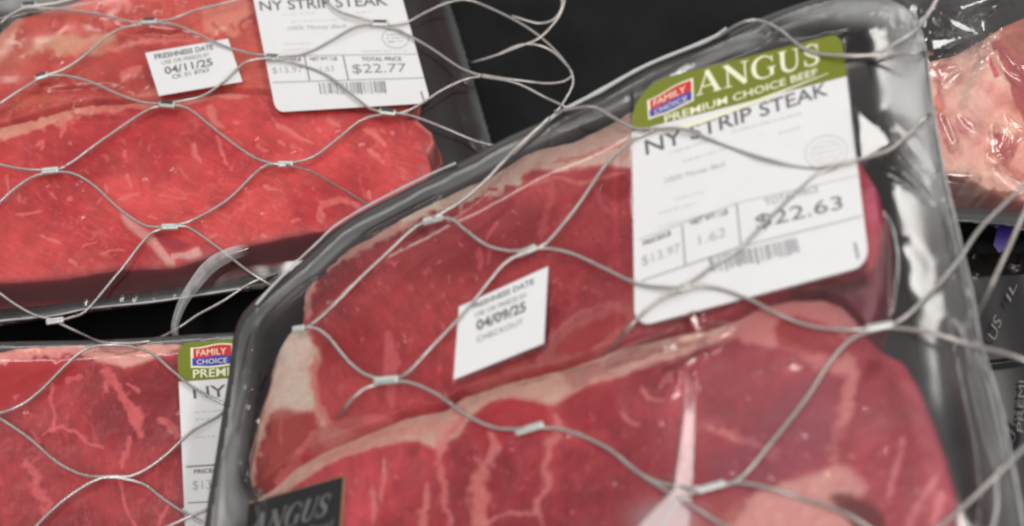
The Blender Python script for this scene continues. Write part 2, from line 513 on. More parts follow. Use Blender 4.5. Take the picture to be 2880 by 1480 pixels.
class Print:
    """collects flat ink shapes of one colour, linked as one mesh"""
    def __init__(self, surf): self.sf = surf; self.v = []; self.f = []; self.k = 0
    def add(self, x, y, faces, dh=0.00012):
        self.k += 1
        P = self.sf.pts(x, y, dh + 0.000002 * (self.k % 40))
        o = len(self.v); self.v.extend(P.tolist()); self.f.extend([tuple(o + i for i in f) for f in faces])
    def bar(self, a, b, w, dh=0.00012, n=8):
        a = np.array(a, float); b = np.array(b, float); d = b - a; L = np.linalg.norm(d); nn = np.array([-d[1], d[0]]) / L * w / 2
        t = np.linspace(0, 1, n + 1)[:, None]; c = a + d * t
        P = np.concatenate([c - nn, c + nn]); F = [(i, i + 1, n + 2 + i, n + 1 + i) for i in range(n)]
        self.add(P[:, 0], P[:, 1], F, dh)
    def quadpoly(self, quad, S, T, faces, dh=0.00012):
        x, y = bilin(quad, np.asarray(S, float), np.asarray(T, float)); self.add(x, y, faces, dh)
    def text(self, s, quad, shear=0.0, bold=0.0, dh=0.00012):
        cu = bpy.data.curves.new("t", 'FONT'); cu.body = s; cu.size = 1; cu.shear = shear; cu.offset = bold
        cu.resolution_u = 3
        o = bpy.data.objects.new("t", cu); COL.objects.link(o)
        dg = bpy.context.evaluated_depsgraph_get()
        me = bpy.data.meshes.new_from_object(o.evaluated_get(dg))
        co = np.empty(len(me.vertices) * 3); me.vertices.foreach_get("co", co); co = co.reshape(-1, 3)
        x0, x1 = co[:, 0].min(), co[:, 0].max(); y0, y1 = co[:, 1].min(), co[:, 1].max()
        F = [tuple(p.vertices) for p in me.polygons]
        self.quadpoly(quad, (co[:, 0] - x0) / (x1 - x0), (y1 - co[:, 1]) / (y1 - y0), F, dh)
        bpy.data.objects.remove(o); bpy.data.meshes.remove(me); bpy.data.curves.remove(cu)
    def ribbon(self, quad, pts, ws, asp, dh=0.00014):
        """pts in letter space (x right, y up, both 0..1), widths in units of height, asp = width/height"""
        P = np.array(pts, float); P[:, 0] *= asp
        if len(P) > 2:
            k = 6; Q = catmull(P, 0.04); ww = np.interp(np.linspace(0, 1, len(Q)), np.linspace(0, 1, len(ws)), ws)
        else: Q = P; ww = np.linspace(ws[0], ws[-1], 2)
        T = np.gradient(Q, axis=0); T /= np.linalg.norm(T, axis=1)[:, None]; N = np.stack([-T[:, 1], T[:, 0]], 1)
        A = Q + N * ww[:, None] / 2; B = Q - N * ww[:, None] / 2; n = len(Q)
        R = np.concatenate([A, B]); R[:, 0] /= asp
        self.quadpoly(quad, R[:, 0], 1 - R[:, 1], [(i, i + 1, n + i + 1, n + i) for i in range(n - 1)], dh)
    def serif(self, word, quad, asp, shear=0.0):
        G = {
         'A': (1.0, [([(.10, 0), (.47, 1)], [.06, .06]), ([(.44, 1), (.84, 0)], [.19, .19]), ([(.24, .33), (.68, .33)], [.06, .06]), ([(0, .025), (.26, .025)], [.05, .05]), ([(.64, .025), (1, .025)], [.05, .05])]),
         'N': (1.05, [([(.17, 0), (.17, 1)], [.07, .07]), ([(.12, .97), (.83, .03)], [.2, .2]), ([(.83, 0), (.83, 1)], [.07, .07]), ([(.02, .025), (.32, .025)], [.05, .05]), ([(0, .975), (.2, .975)], [.05, .05]), ([(.68, .975), (.98, .975)], [.05, .05])]),
         'G': (1.05, [([(.80, .80), (.66, .95), (.48, .99), (.25, .90), (.12, .68), (.11, .42), (.2, .16), (.4, .02), (.6, .02), (.8, .12)], [.05, .06, .08, .14, .19, .19, .15, .08, .06, .06]), ([(.80, .06), (.80, .42)], [.16, .16]), ([(.62, .43), (.96, .43)], [.05, .05]), ([(.83, .66), (.83, .97)], [.05, .05])]),
         'U': (1.0, [([(.2, 1), (.2, .35), (.28, .12), (.48, .02), (.7, .1), (.8, .35), (.8, 1)], [.19, .19, .17, .1, .08, .07, .07]), ([(.02, .975), (.38, .975)], [.05, .05]), ([(.64, .975), (.96, .975)], [.05, .05])]),
         'S': (.78, [([(.80, .78), (.66, .94), (.42, .98), (.2, .87), (.18, .68), (.42, .53), (.66, .42), (.80, .25), (.70, .08), (.42, .02), (.2, .08), (.1, .25)], [.05, .06, .08, .13, .17, .21, .21, .17, .13, .08, .06, .05]), ([(.82, .66), (.82, .98)], [.05, .05]), ([(.10, .02), (.10, .33)], [.05, .05])]),
        }
        tot = sum(G[c][0] for c in word) + 0.06 * (len(word) - 1); x = 0
        for c in word:
            w, strokes = G[c]
            for pts, ws in strokes:
                pp = [((x + px_ * w) / tot + shear * py_, py_) for px_, py_ in pts]
                self.ribbon(quad, pp, ws, asp)
            x += w + 0.06
    def link(self, name, mat, parent):
        return mesh_obj(name, self.v, self.f, mat, parent, False)

def paper(name, surf, quad, radii, mat, parent, dh=0.0, s0=0, s1=1, t0=0, t1=1, thick=0.00012):
    """rounded sheet; grid inside so it can wave"""
    c = []
    for (cx, cy, a0, r) in ((s1, t0, -90, radii[1]), (s1, t1, 0, radii[2]), (s0, t1, 90, radii[3]), (s0, t0, 180, radii[0])):
        ox = cx - r if cx == s1 else cx + r; oy = cy - r if cy == t1 else cy + r
        n = 8 if r > 0 else 1
        for k in range(n):
            a = math.radians(a0 + 90 * k / max(n - 1, 1)) if r > 0 else 0
            c.append((ox + r * math.cos(a) if r > 0 else cx, oy + r * math.sin(a) if r > 0 else cy))
    # densify edges
    d = []
    for i in range(len(c)):
        a = np.array(c[i]); b = np.array(c[(i + 1) % len(c)]); L = np.linalg.norm(b - a); k = max(1, int(L / 0.06))
        for j in range(k): d.append(a + (b - a) * j / k)
    d = np.array(d); cen = np.array([(s0 + s1) / 2, (t0 + t1) / 2]); n = len(d)
    rings = [cen + (d - cen) * f for f in (1.0, 0.85, 0.7, 0.55, 0.4, 0.25, 0.1)]
    P = np.concatenate(rings); x, y = bilin(quad, P[:, 0], P[:, 1]); top = surf.pts(x, y, dh)
    F = []
    for r in range(6):
        for i in range(n):
            j = (i + 1) % n; F.append((r * n + i, r * n + j, (r + 1) * n + j, (r + 1) * n + i))
    F.append(tuple(6 * n + i for i in range(n)))
    if thick:
        x, y = bilin(quad, d[:, 0], d[:, 1]); low = surf.pts(x, y, dh - thick); b = len(top)
        V = np.concatenate([top, low])
        for i in range(n):
            j = (i + 1) % n; F.append((i, b + i, b + j, j))
    else: V = top
    return mesh_obj(name, V, F, mat, parent, False)

def scribbles(pr, rows, seed, w=3.0):
    """rows of print too small and faded to read: short uneven dashes"""
    r = np.random.RandomState(seed)
    for (xa, ya, xb, yb) in rows:
        a = np.array([xa, ya], float); b = np.array([xb, yb], float); L = np.linalg.norm(b - a); d = (b - a) / L; s = 0
        while s < L:
            l = r.uniform(4, 16)
            pr.bar(a + d * s, a + d * min(s + l, L), w * r.uniform(0.6, 1.3), n=1); s += l + r.uniform(2, 7)

def barcode(pr, quad, seed):
    r = np.random.RandomState(seed); s = 0.0
    while s < 0.99:
        w = r.choice([0.010, 0.010, 0.02, 0.028]); e = r.uniform(0.78, 1.0)
        pr.quadpoly(quad, [s, s + w, s + w, s], [0, 0, e, e], [(0, 1, 2, 3)]); s += w + r.choice([0.012, 0.014, 0.022, 0.032])

def ellipse(pr, cx, cy, rx, ry, w, ang=0, n=40):
    t = np.linspace(0, 2 * np.pi, n, endpoint=False); c, s = math.cos(math.radians(ang)), math.sin(math.radians(ang))
    X = []; Y = []
    for k in (1, -1):
        x = (rx + k * w / 2) * np.cos(t); y = (ry + k * w / 2) * np.sin(t)
        X.append(cx + c * x - s * y); Y.append(cy + s * x + c * y)
    pr.add(np.concatenate(X), np.concatenate(Y), [(i, (i + 1) % n, n + (i + 1) % n, n + i) for i in range(n)])

def logo(surf, quad, lab):
    """red ribbon over a blue ribbon with pale lettering"""
    n = 14; s = np.linspace(0, 1, n + 1)
    top = 0.04 + 0.05 * np.sin(s * 6.0 + 0.6)
    def ribbon(t_a, t_b, x0, x1, dh, mat, name):
        p = Print(surf); S_ = np.concatenate([x0 + (x1 - x0) * s] * 2); T_ = np.concatenate([t_a, t_b])
        p.quadpoly(quad, S_, T_, [(i, i + 1, n + 2 + i, n + 1 + i) for i in range(n)], dh); return p.link(name, mat, lab)
    ribbon(top - 0.06, np.full(n + 1, 1.06) - 0.03 * np.cos(s * 6.28), -0.04, 1.04, 0.00016, CREAM, "logo_outline")
    ribbon(top, np.full(n + 1, 0.52) + top * 0.5, 0.03, 1.0, 0.00020, RED, "logo_ribbon")
    ribbon(np.full(n + 1, 0.52) + top * 0.5, np.full(n + 1, 0.97) - 0.03 * np.cos(s * 6.28), 0.0, 1.0, 0.00020, BLUE, "logo_ribbon")
    p = Print(surf)
    sub = lambda a, b, c, d: [tuple(map(float, bilin(quad, np.float64(q[0]), np.float64(q[1])))) for q in ((a, c), (b, c), (b, d), (a, d))]
    p.text("FAMILY", sub(0.12, 0.88, 0.16, 0.46), dh=0.00026)
    p.text("CHOICE", sub(0.12, 0.9, 0.64, 0.88), dh=0.00026)
    p.link("logo_lettering", CREAM, lab)

# ================================================================== THE SETTING
def shelf():
    n = 60
    g = np.linspace(-1.5, 1.5, n); U, V = np.meshgrid(g, g)
    idx = np.arange(n * n).reshape(n, n)
    q = np.stack([idx[:-1, :-1], idx[:-1, 1:], idx[1:, 1:], idx[1:, :-1]], -1).reshape(-1, 4)
    o = mesh_obj("display_case_shelf", np.stack([U.ravel(), V.ravel(), 0 * U.ravel()], 1), q, SHELF)
    tag(o, kind="structure")
shelf()

# ================================================================== PACKAGE A (upper left)
A_OUT = [(-330, 90), (-120, 10), (330, -70), (800, -150), (1200, -150), (1252, -40), (1310, 140), (1385, 395), (1445, 620), (1385, 700), (1000, 765), (700, 812), (250, 872), (-200, 935), (-330, 900)]
pkA = thing("steak_package", PA, "flat steak package with the 04/11/25 date sticker, upper left", "steak package", "packages of strip steak in the display case")
tray(PA, A_OUT, pkA, TRAY, flange=0.005, depth=0.021)

PINKFAT = srgb(240, 150, 135); TANFAT = srgb(232, 180, 150); HOTPINK = srgb(250, 142, 136)
A2 = [(-170, 390), (-20, 358), (100, 327), (180, 306), (260, 291), (340, 287), (470, 278), (640, 256), (760, 262), (1000, 310), (1090, 322), (1175, 336), (1214, 368), (1222, 398), (1204, 430), (1215, 475), (1190, 530), (1100, 590), (900, 655), (720, 690), (566, 735), (490, 756), (330, 760), (190, 786), (-20, 800), (-170, 810)]
A1 = [(-150, 160), (-20, 110), (50, 50), (200, 15), (400, -90), (900, -130), (1090, -90), (1140, 60), (1165, 230), (1140, 360), (900, 420), (400, 420), (-150, 480)]
def colA1(X, Y, sd):
    C = meat_base(X, Y, srgb(202, 80, 74), srgb(228, 110, 96), 10, 101, 0.08, 0.5, PINKFAT)
    poly_paint(C, X, Y, [(-30, 240), (60, 180), (140, 130), (60, 110), (-30, 150)], srgb(205, 120, 100), 0.6, 20, 10)
    poly_paint(C, X, Y, [(100, 120), (200, 112), (330, 105), (300, 145), (230, 160), (150, 150)], TANFAT, 0.9, 12, 14, 1)
    stroke_paint(C, X, Y, [(200, 145), (300, 140), (420, 115), (560, 95)], 8, 5, PINKFAT, 0.7, .6, 8, 2)
    stroke_paint(C, X, Y, [(340, 95), (440, 125), (560, 118), (600, 112)], 6, 4, HOTPINK, 0.6, .6, 8, 3)
    poly_paint(C, X, Y, [(570, 30), (640, 5), (700, 0), (690, 70), (660, 105), (600, 100), (560, 70)], srgb(240, 155, 138), 0.95, 10, 18, 4)
    stroke_paint(C, X, Y, [(600, 72), (620, 85)], 4, 3, srgb(200, 100, 85), 0.8, .5, 2, 4)
    stroke_paint(C, X, Y, [(650, 75), (662, 88)], 4, 3, srgb(200, 100, 85), 0.8, .5, 2, 5)
    stroke_paint(C, X, Y, [(355, -10), (360, 20), (352, 40)], 9, 5, PINKFAT, 0.7, .6, 6, 6)
    stroke_paint(C, X, Y, [(290, 65), (320, 72)], 10, 5, PINKFAT, 0.7, .6, 5, 7)
    stroke_paint(C, X, Y, [(380, 90), (480, 98), (540, 85)], 5, 3, srgb(165, 50, 42), 0.7, .6, 5, 8)
    poly_paint(C, X, Y, [(340, 205), (400, 185), (395, 205), (350, 228)], HOTPINK, 0.75, 6, 5, 9)
    flecks(C, X, Y, [(0, 230), (440, 190), (460, 280), (0, 330)], 50, -20, 40, 5, PINKFAT, (2, 6), (6, 24), .7)
    stroke_paint(C, X, Y, [(60, 265), (150, 262), (260, 250)], 6, 4, srgb(175, 60, 55), 0.6, .7, 6, 10)
    stroke_paint(C, X, Y, [(-10, 300), (100, 285), (200, 290)], 10, 6, srgb(222, 125, 95), 0.5, .8, 8, 11)
    poly_paint(C, X, Y, [(380, 275), (440, 250), (470, 265), (420, 290)], PINKFAT, 0.8, 8, 8, 12)
    poly_paint(C, X, Y, [(-60, 60), (60, 40), (60, 80), (10, 170), (-60, 190)], srgb(232, 175, 150), 0.7, 16, 10, 12)
    flecks(C, X, Y, [(0, 0), (560, -60), (560, 60), (100, 100)], 22, 20, 60, 6, PINKFAT, (3, 6), (8, 24), .35)
    return C
s = sheet("steak", PA, -0.003, A1, MEAT, pkA, 0.00055, steak_height(-0.002, 0.020, 0.009, 21, under=A2, floor=-0.020), colA1)
def colA2(X, Y, sd):
    C = meat_base(X, Y, srgb(202, 62, 66), srgb(226, 92, 90), 25, 131, 0.10, 0.35, HOTPINK)
    # fat cap along the upper edge, thick at the left and thin to the right
    stroke_paint(C, X, Y, [(-80, 392), (0, 370), (100, 344), (200, 316), (257, 303)], 20, 15, srgb(248, 176, 152), 0.97, .35, 5, 1)
    stroke_paint(C, X, Y, [(250, 303), (350, 298), (450, 293)], 15, 9, PINKFAT, 0.85, .5, 4, 2)
    stroke_paint(C, X, Y, [(480, 292), (600, 270), (700, 266)], 8, 5, PINKFAT, 0.8, .5, 4, 3)
    stroke_paint(C, X, Y, [(1170, 340), (1205, 365), (1218, 395), (1207, 425)], 6, 7, srgb(232, 140, 135), 0.85, .5, 3, 4)
    stroke_paint(C, X, Y, [(170, 330), (180, 365), (170, 385)], 9, 3, HOTPINK, 0.7, .5, 4, 5)
    stroke_paint(C, X, Y, [(200, 320), (300, 330), (380, 330)], 6, 3, srgb(168, 42, 48), 0.6, .6, 5, 5)
    poly_paint(C, X, Y, [(580, 300), (600, 290), (610, 330), (630, 360), (600, 350), (585, 330)], PINKFAT, 0.7, 7, 6, 6)
    for pts, w in (([(545, 400), (550, 430), (565, 460)], 9), ([(610, 380), (630, 440), (640, 470)], 6), ([(345, 425), (355, 440)], 8),
                   ([(100, 410), (125, 400), (115, 425)], 6), ([(195, 395), (200, 408)], 5), ([(655, 340), (675, 350)], 8),
                   ([(775, 350), (830, 378), (880, 400)], 7), ([(920, 330), (945, 350), (955, 360)], 8), ([(1025, 365), (1060, 385), (1090, 415)], 12),
                   ([(1035, 420), (1060, 440), (1080, 460)], 7), ([(780, 395), (805, 410)], 6), ([(1100, 370), (1110, 380)], 6), ([(330, 560), (385, 540), (380, 548)], 6),
                   ([(295, 520), (300, 540), (270, 575)], 5), ([(40, 600), (120, 595)], 5), ([(110, 665), (145, 670), (175, 690)], 6), ([(190, 555), (200, 560)], 7),
                   ([(50, 540), (58, 570)], 6), ([(140, 540), (155, 560)], 4), ([(195, 735), (220, 748)], 6), ([(280, 712), (330, 700), (350, 705)], 4),
                   ([(355, 490), (370, 530)], 5), ([(440, 550), (530, 562)], 3), ([(410, 612), (445, 615)], 5), ([(590, 670), (615, 660)], 6), ([(230, 700), (240, 690), (275, 680)], 3),
                   ([(745, 520), (760, 530), (790, 535)], 6), ([(820, 625), (845, 615)], 5), ([(20, 490), (25, 540)], 5), ([(735, 660), (750, 670)], 7), ([(1035, 540), (1045, 560)], 6), ([(720, 410), (740, 425), (760, 425)], 5),
                   ([(690, 430), (720, 445)], 6), ([(890, 360), (905, 370)], 6)):
        stroke_paint(C, X, Y, pts, w, w * 0.5, HOTPINK, 0.75, .6, 4, int(pts[0][0]) % 37)
    # the pale tendon near the lower edge and its stub
    poly_paint(C, X, Y, [(335, 590), (360, 605), (400, 640), (430, 660), (465, 710), (490, 735), (488, 752), (462, 745), (420, 690), (390, 665), (350, 630)], srgb(250, 176, 166), 0.97, 5, 3, 8)
    poly_paint(C, X, Y, [(430, 655), (480, 665), (540, 690), (500, 705), (450, 690)], srgb(165, 45, 62), 0.8, 8, 4, 9)
    poly_paint(C, X, Y, [(485, 715), (530, 705), (560, 695), (568, 730), (545, 738), (520, 725), (490, 728)], srgb(250, 185, 178), 0.95, 4, 5, 9)
    # arc of fat near the front package
    stroke_paint(C, X, Y, [(900, 620), (905, 575), (970, 562), (1010, 580)], 12, 7, srgb(236, 130, 125), 0.85, .5, 5, 10)
    flecks(C, X, Y, [(500, 280), (1200, 350), (1180, 520), (700, 660), (480, 600)], 90, 38, 25, 7, HOTPINK, (2.5, 5), (10, 36), .42)
    flecks(C, X, Y, [(0, 380), (450, 310), (1200, 350), (1180, 520), (700, 660), (480, 700), (0, 770)], 130, 30, 60, 70, srgb(240, 120, 115), (1.5, 3.2), (4, 16), .6)
    flecks(C, X, Y, [(0, 380), (450, 310), (480, 600), (0, 770)], 40, -35, 50, 8, HOTPINK, (2.5, 5), (8, 26), .40)
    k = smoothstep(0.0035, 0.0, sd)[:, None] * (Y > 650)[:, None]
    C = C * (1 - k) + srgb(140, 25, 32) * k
    return C
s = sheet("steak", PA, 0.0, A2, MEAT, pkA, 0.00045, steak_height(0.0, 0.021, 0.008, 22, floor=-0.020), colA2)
ridA = [([(330, 70), (420, 100), (560, 110)], 10, 0.0009), ([(140, 262), (260, 255), (330, 245)], 8, 0.0009), ([(0, 900), (140, 893), (270, 872)], 8, 0.0012), ([(430, 860), (560, 835), (680, 815)], 6, 0.001)]
sheet("film", PA, 0.002, [(x, y) for x, y in catmull(A_OUT, 60, True)], FILM, pkA, 0.0011, film_height(0.0022, -0.0005, 0.014, 31, ridA, wob=0.0005, facets=glints(PA, [(20, 40), (700, 0), (720, 260), (400, 280), (20, 330)], 20, 3, (5, 13)) + glints(PA, [(20, 380), (1150, 340), (1180, 480), (600, 680), (20, 780)], 16, 4, (4, 8)) + glints(PA, [(20, 860), (600, 800), (600, 830), (20, 895)], 9, 5, (4, 8))), attrs={"milk_glare": milk_glare_fn(0.01, 0.006, 0.06, 51, [(60, 5, 180, 30, 0.35)])})
# film seam: bright lip along the lower edge of the tray

def lip(plane, pts, h, r, mat, parent, name="film_edge", hfun=None):
    P = catmull(pts, 12); L = plane.loc(P[:, 0], P[:, 1], h); 
    rr = r * (0.55 + 0.9 * fbm(P[:, 0] / 60, P[:, 1] / 60, 66, 2))
    return tube(name, L, rr, mat, parent, 6)

def tube(name, L, r, mat, parent, k=8, lobes=0, twist=0.0):
    L = np.asarray(L, float); n = len(L); r = np.broadcast_to(r, (n,))
    T = np.gradient(L, axis=0); T /= np.linalg.norm(T, axis=1)[:, None] + 1e-12
    up = np.array([0, 0, 1.0]); S_ = np.cross(T, up); S_ /= np.linalg.norm(S_, axis=1)[:, None] + 1e-12; N = np.cross(S_, T)
    d = np.r_[0, np.cumsum(np.linalg.norm(np.diff(L, axis=0), axis=1))]
    V = []
    for i in range(n):
        for j in range(k):
            a = 2 * math.pi * j / k + d[i] * twist
            q = r[i] * (1 + (0.15 if lobes and j % 2 else -0.10 if lobes else 0))
            V.append(L[i] + q * (math.cos(a) * S_[i] + math.sin(a) * N[i]))
    F = [(i * k + j, i * k + (j + 1) % k, (i + 1) * k + (j + 1) % k, (i + 1) * k + j) for i in range(n - 1) for j in range(k)]
    F.append(tuple(reversed(range(k)))); F.append(tuple((n - 1) * k + j for j in range(k)))
    return mesh_obj(name, V, F, mat, parent, True)

lip(PA, [(-150, 926), (0, 903), (150, 888), (250, 868), (420, 850), (560, 830), (700, 808)], 0.0005, 0.00045, EDGE, pkA)

LA = [(681, -160), (1083, -182), (1212, 290), (776, 316)]
sfA = Surf(PA, 0.0042, 1)
labA = paper("label", sfA, LA, (0.12, .05, .05, .05), PAPER, pkA)
gb = Print(sfA); b_ = [(701, -100)]
def header(surf, quad, radii, lab, t1):
    return paper("header_band", surf, quad, radii, GREEN, lab, dh=0.00010, t1=t1, thick=0)
header(sfA, LA, (0.12, .05, 0.0, 0.0), labA, 0.335)
p = Print(sfA); p.text("NY STRIP STEAK", [(728, 3), (1087, -14), (1092, 15), (733, 31)], bold=0.012); p.text("TOTAL PRICE", [(1016, 161), (1128, 160), (1130, 171), (1018, 172)], bold=.02); p.text("NET WT / LB", [(871, 161), (947, 160), (949, 170), (873, 171)], bold=.02)
p.text("PRICE/LB", [(784, 164), (846, 162), (848, 172), (786, 174)], bold=.02)
p.link("lettering", INK, labA)
p = Print(sfA); p.text("$22.77", [(989, 181), (1141, 178), (1144, 206), (993, 210)]); 
p.bar((856, 157), (871, 227), 4); p.bar((965, 156), (980, 226), 4); barcode(p, [(896, 234), (1082, 228), (1087, 264), (902, 272)], 3); p.bar((1184, 257), (1192, 282), 5); p.link("lettering", INK2, labA)
p = Print(sfA); p.bar((752, 158), (1172, 152), 2.5); p.bar((767, 232), (1192, 219), 3); p.text("100% Money Back", [(808, 74), (975, 66), (977, 82), (809, 90)], shear=.3)
p.text("1.63", [(900, 186), (938, 184), (940, 200), (902, 202)]); p.text("$13.97", [(764, 190), (850, 187), (853, 206), (768, 209)]); ellipse(p, 1112, 108, 37, 27, 2.5, 8); scribbles(p, [(1088, 98, 1135, 96), (1086, 108, 1140, 106), (1092, 118, 1132, 116)], 5, 3); p.link("lettering", INK3, labA)
p = Print(sfA); scribbles(p, [(797, 42, 885, 36), (1000, 36, 1046, 32), (820, 62, 975, 54), (800, 125, 880, 121), (795, 142, 870, 138), (1020, 144, 1150, 142)], 9, 3); p.link("small_print", INK4, labA)

DA = [(408, 149), (641, 109), (682, 230), (447, 270)]
sfDA = Surf(PA, 0.0040, 2, 0.0002)
dA = paper("date_sticker", sfDA, DA, (0, 0, 0, 0), PAPER, pkA)
p = Print(sfDA); p.text("FRESHNESS DATE", [(433, 153), (598, 125), (600, 139), (436, 168)], bold=.025); p.text("04/11/25", [(460, 189), (595, 163), (600, 184), (466, 210)], bold=.02); p.link("lettering", INK, dA)
p = Print(sfDA); p.text("USE OR FREEZE BY", [(453, 172), (588, 148), (590, 158), (455, 183)], bold=.01); p.text("CK 01 8763", [(482, 211), (586, 190), (589, 202), (485, 223)], bold=.02); p.link("lettering", INK2, dA)

# ================================================================== PACKAGE B (lower left)
B_OUT = [(-330, 975), (-100, 958), (300, 950), (600, 932), (900, 925), (1040, 960), (1100, 1080), (1140, 1500), (1150, 1750), (1000, 1850), (-330, 1850)]
pkB = thing("steak_package", PB, "dark red steak package at the lower left, its label half hidden by the front package", "steak package", "packages of strip steak in the display case")
tray(PB, B_OUT, pkB, TRAY, flange=0.005, depth=0.030)
BM = [(-170, 1010), (-20, 990), (60, 975), (210, 966), (330, 966), (480, 962), (600, 975), (900, 1020), (1000, 1150), (1010, 1600), (900, 1750), (-170, 1750)]
def colB(X, Y, sd):
    C = meat_base(X, Y, srgb(156, 36, 44), srgb(190, 66, 72), 80, 161, 0.12, 0.45, srgb(225, 100, 105))
    poly_paint(C, X, Y, [(-80, 1020), (0, 1005), (120, 1005), (220, 1010), (230, 1060), (160, 1110), (60, 1130), (-80, 1150)], srgb(190, 38, 40), 0.8, 15, 8, 1)
    poly_paint(C, X, Y, [(330, 1060), (480, 1010), (500, 1100), (440, 1150), (360, 1110)], srgb(158, 28, 38), 0.7, 14, 8, 2)
    stroke_paint(C, X, Y, [(-80, 1014), (0, 1002), (90, 987), (210, 982), (260, 990)], 19, 17, srgb(245, 170, 160), 0.95, .35, 3, 3)
    poly_paint(C, X, Y, [(220, 962), (330, 960), (500, 955), (500, 985), (450, 1000), (400, 1020), (350, 1035), (310, 1025), (250, 1005)], srgb(242, 182, 168), 0.95, 6, 5, 4)
    stroke_paint(C, X, Y, [(265, 988), (330, 994), (390, 988)], 3, 3, srgb(150, 90, 80), 0.6, .5, 3, 5)
    V = srgb(232, 112, 115)
    for pts, w, w1 in (([(290, 1045), (325, 1075), (350, 1125), (372, 1160), (385, 1200)], 14, 12), ([(385, 1160), (392, 1225)], 14, 10), ([(365, 1230), (355, 1270), (338, 1310)], 6, 4),
                   ([(145, 1080), (142, 1130), (155, 1170), (147, 1210)], 6, 5), ([(120, 1218), (175, 1200), (215, 1215), (240, 1245), (285, 1258)], 6, 5),
                   ([(75, 1300), (100, 1330), (95, 1370), (140, 1410), (125, 1440)], 11, 10), ([(335, 1360), (345, 1400), (360, 1440), (380, 1480)], 5, 4),
                   ([(358, 1080), (390, 1105)], 7, 4), ([(455, 1180), (480, 1200), (500, 1220)], 9, 12), ([(470, 1430), (445, 1480)], 5, 5), ([(195, 1070), (230, 1060)], 8, 5), ([(110, 1240), (90, 1210)], 6, 5), ([(40, 1120), (50, 1110)], 5, 4), ([(295, 1080), (300, 1100)], 7, 4)):
        stroke_paint(C, X, Y, pts, w, w1, V, 0.85, .5, 5, int(pts[0][1]) % 31)
    flecks(C, X, Y, [(0, 1020), (500, 1010), (520, 1500), (0, 1500)], 60, 70, 35, 12, V, (2.5, 5), (8, 30), .4)
    return C
sheet("steak", PB, 0.0, BM, MEAT, pkB, 0.00045, steak_height(0.0, 0.022, 0.005, 24), colB)
ridB = [([(0, 1200), (120, 1190), (240, 1230)], 20, 0.0008), ([(490, 1180), (640, 1150)], 12, 0.001)]
sheet("film", PB, 0.002, [(x, y) for x, y in catmull(B_OUT, 60, True)], FILM, pkB, 0.0012, film_height(0.0022, -0.0005, 0.012, 32, ridB, [(560, 1250, 120, 250, 0.0012, 0.012, 60)], facets=glints(PB, [(20, 1010), (480, 1000), (500, 1470), (20, 1470)], 14, 6, (4, 9))), attrs={"milk_glare": milk_glare_fn(0.015, 0.006, 0.06, 52)})
LB = [(498, 966), (1040, 925), (1080, 1530), (524, 1562)]
sfB = Surf(PB, 0.0046, 3)
labB = paper("label", sfB, LB, (0.06, .05, .05, .05), PAPER, pkB)
header(sfB, LB, (0.06, .05, 0, 0), labB, 0.185)
logo(sfB, [(540, 977), (650, 967), (650, 1026), (541, 1033)], labB)
p = Print(sfB); p.text("PREMIUM CHOICE BEEF", [(543, 1040), (960, 1012), (960, 1036), (543, 1064)], bold=.01); p.serif("ANGUS", [(675, 960), (1000, 938), (1000, 1000), (675, 1024)], 5.0); p.link("lettering", CREAM, labB)
p = Print(sfB); p.text("NY STRIP STEAK", [(541, 1088), (1040, 1054), (1042, 1088), (545, 1122)], bold=.012); p.text("PRICE/LB", [(545, 1321), (625, 1316), (626, 1328), (546, 1333)], bold=.03); p.bar((523, 1313), (1060, 1280), 4); p.bar((528, 1415), (1066, 1385), 3); p.link("lettering", INK, labB)
p = Print(sfB); p.text("$13.97", [(541, 1352), (640, 1346), (641, 1376), (542, 1382)]); p.link("lettering", INK3, labB)
p = Print(sfB); scribbles(p, [(545, 1160, 760, 1146), (550, 1180, 780, 1166), (550, 1230, 700, 1222)], 4, 4); p.link("small_print", INK4, labB)

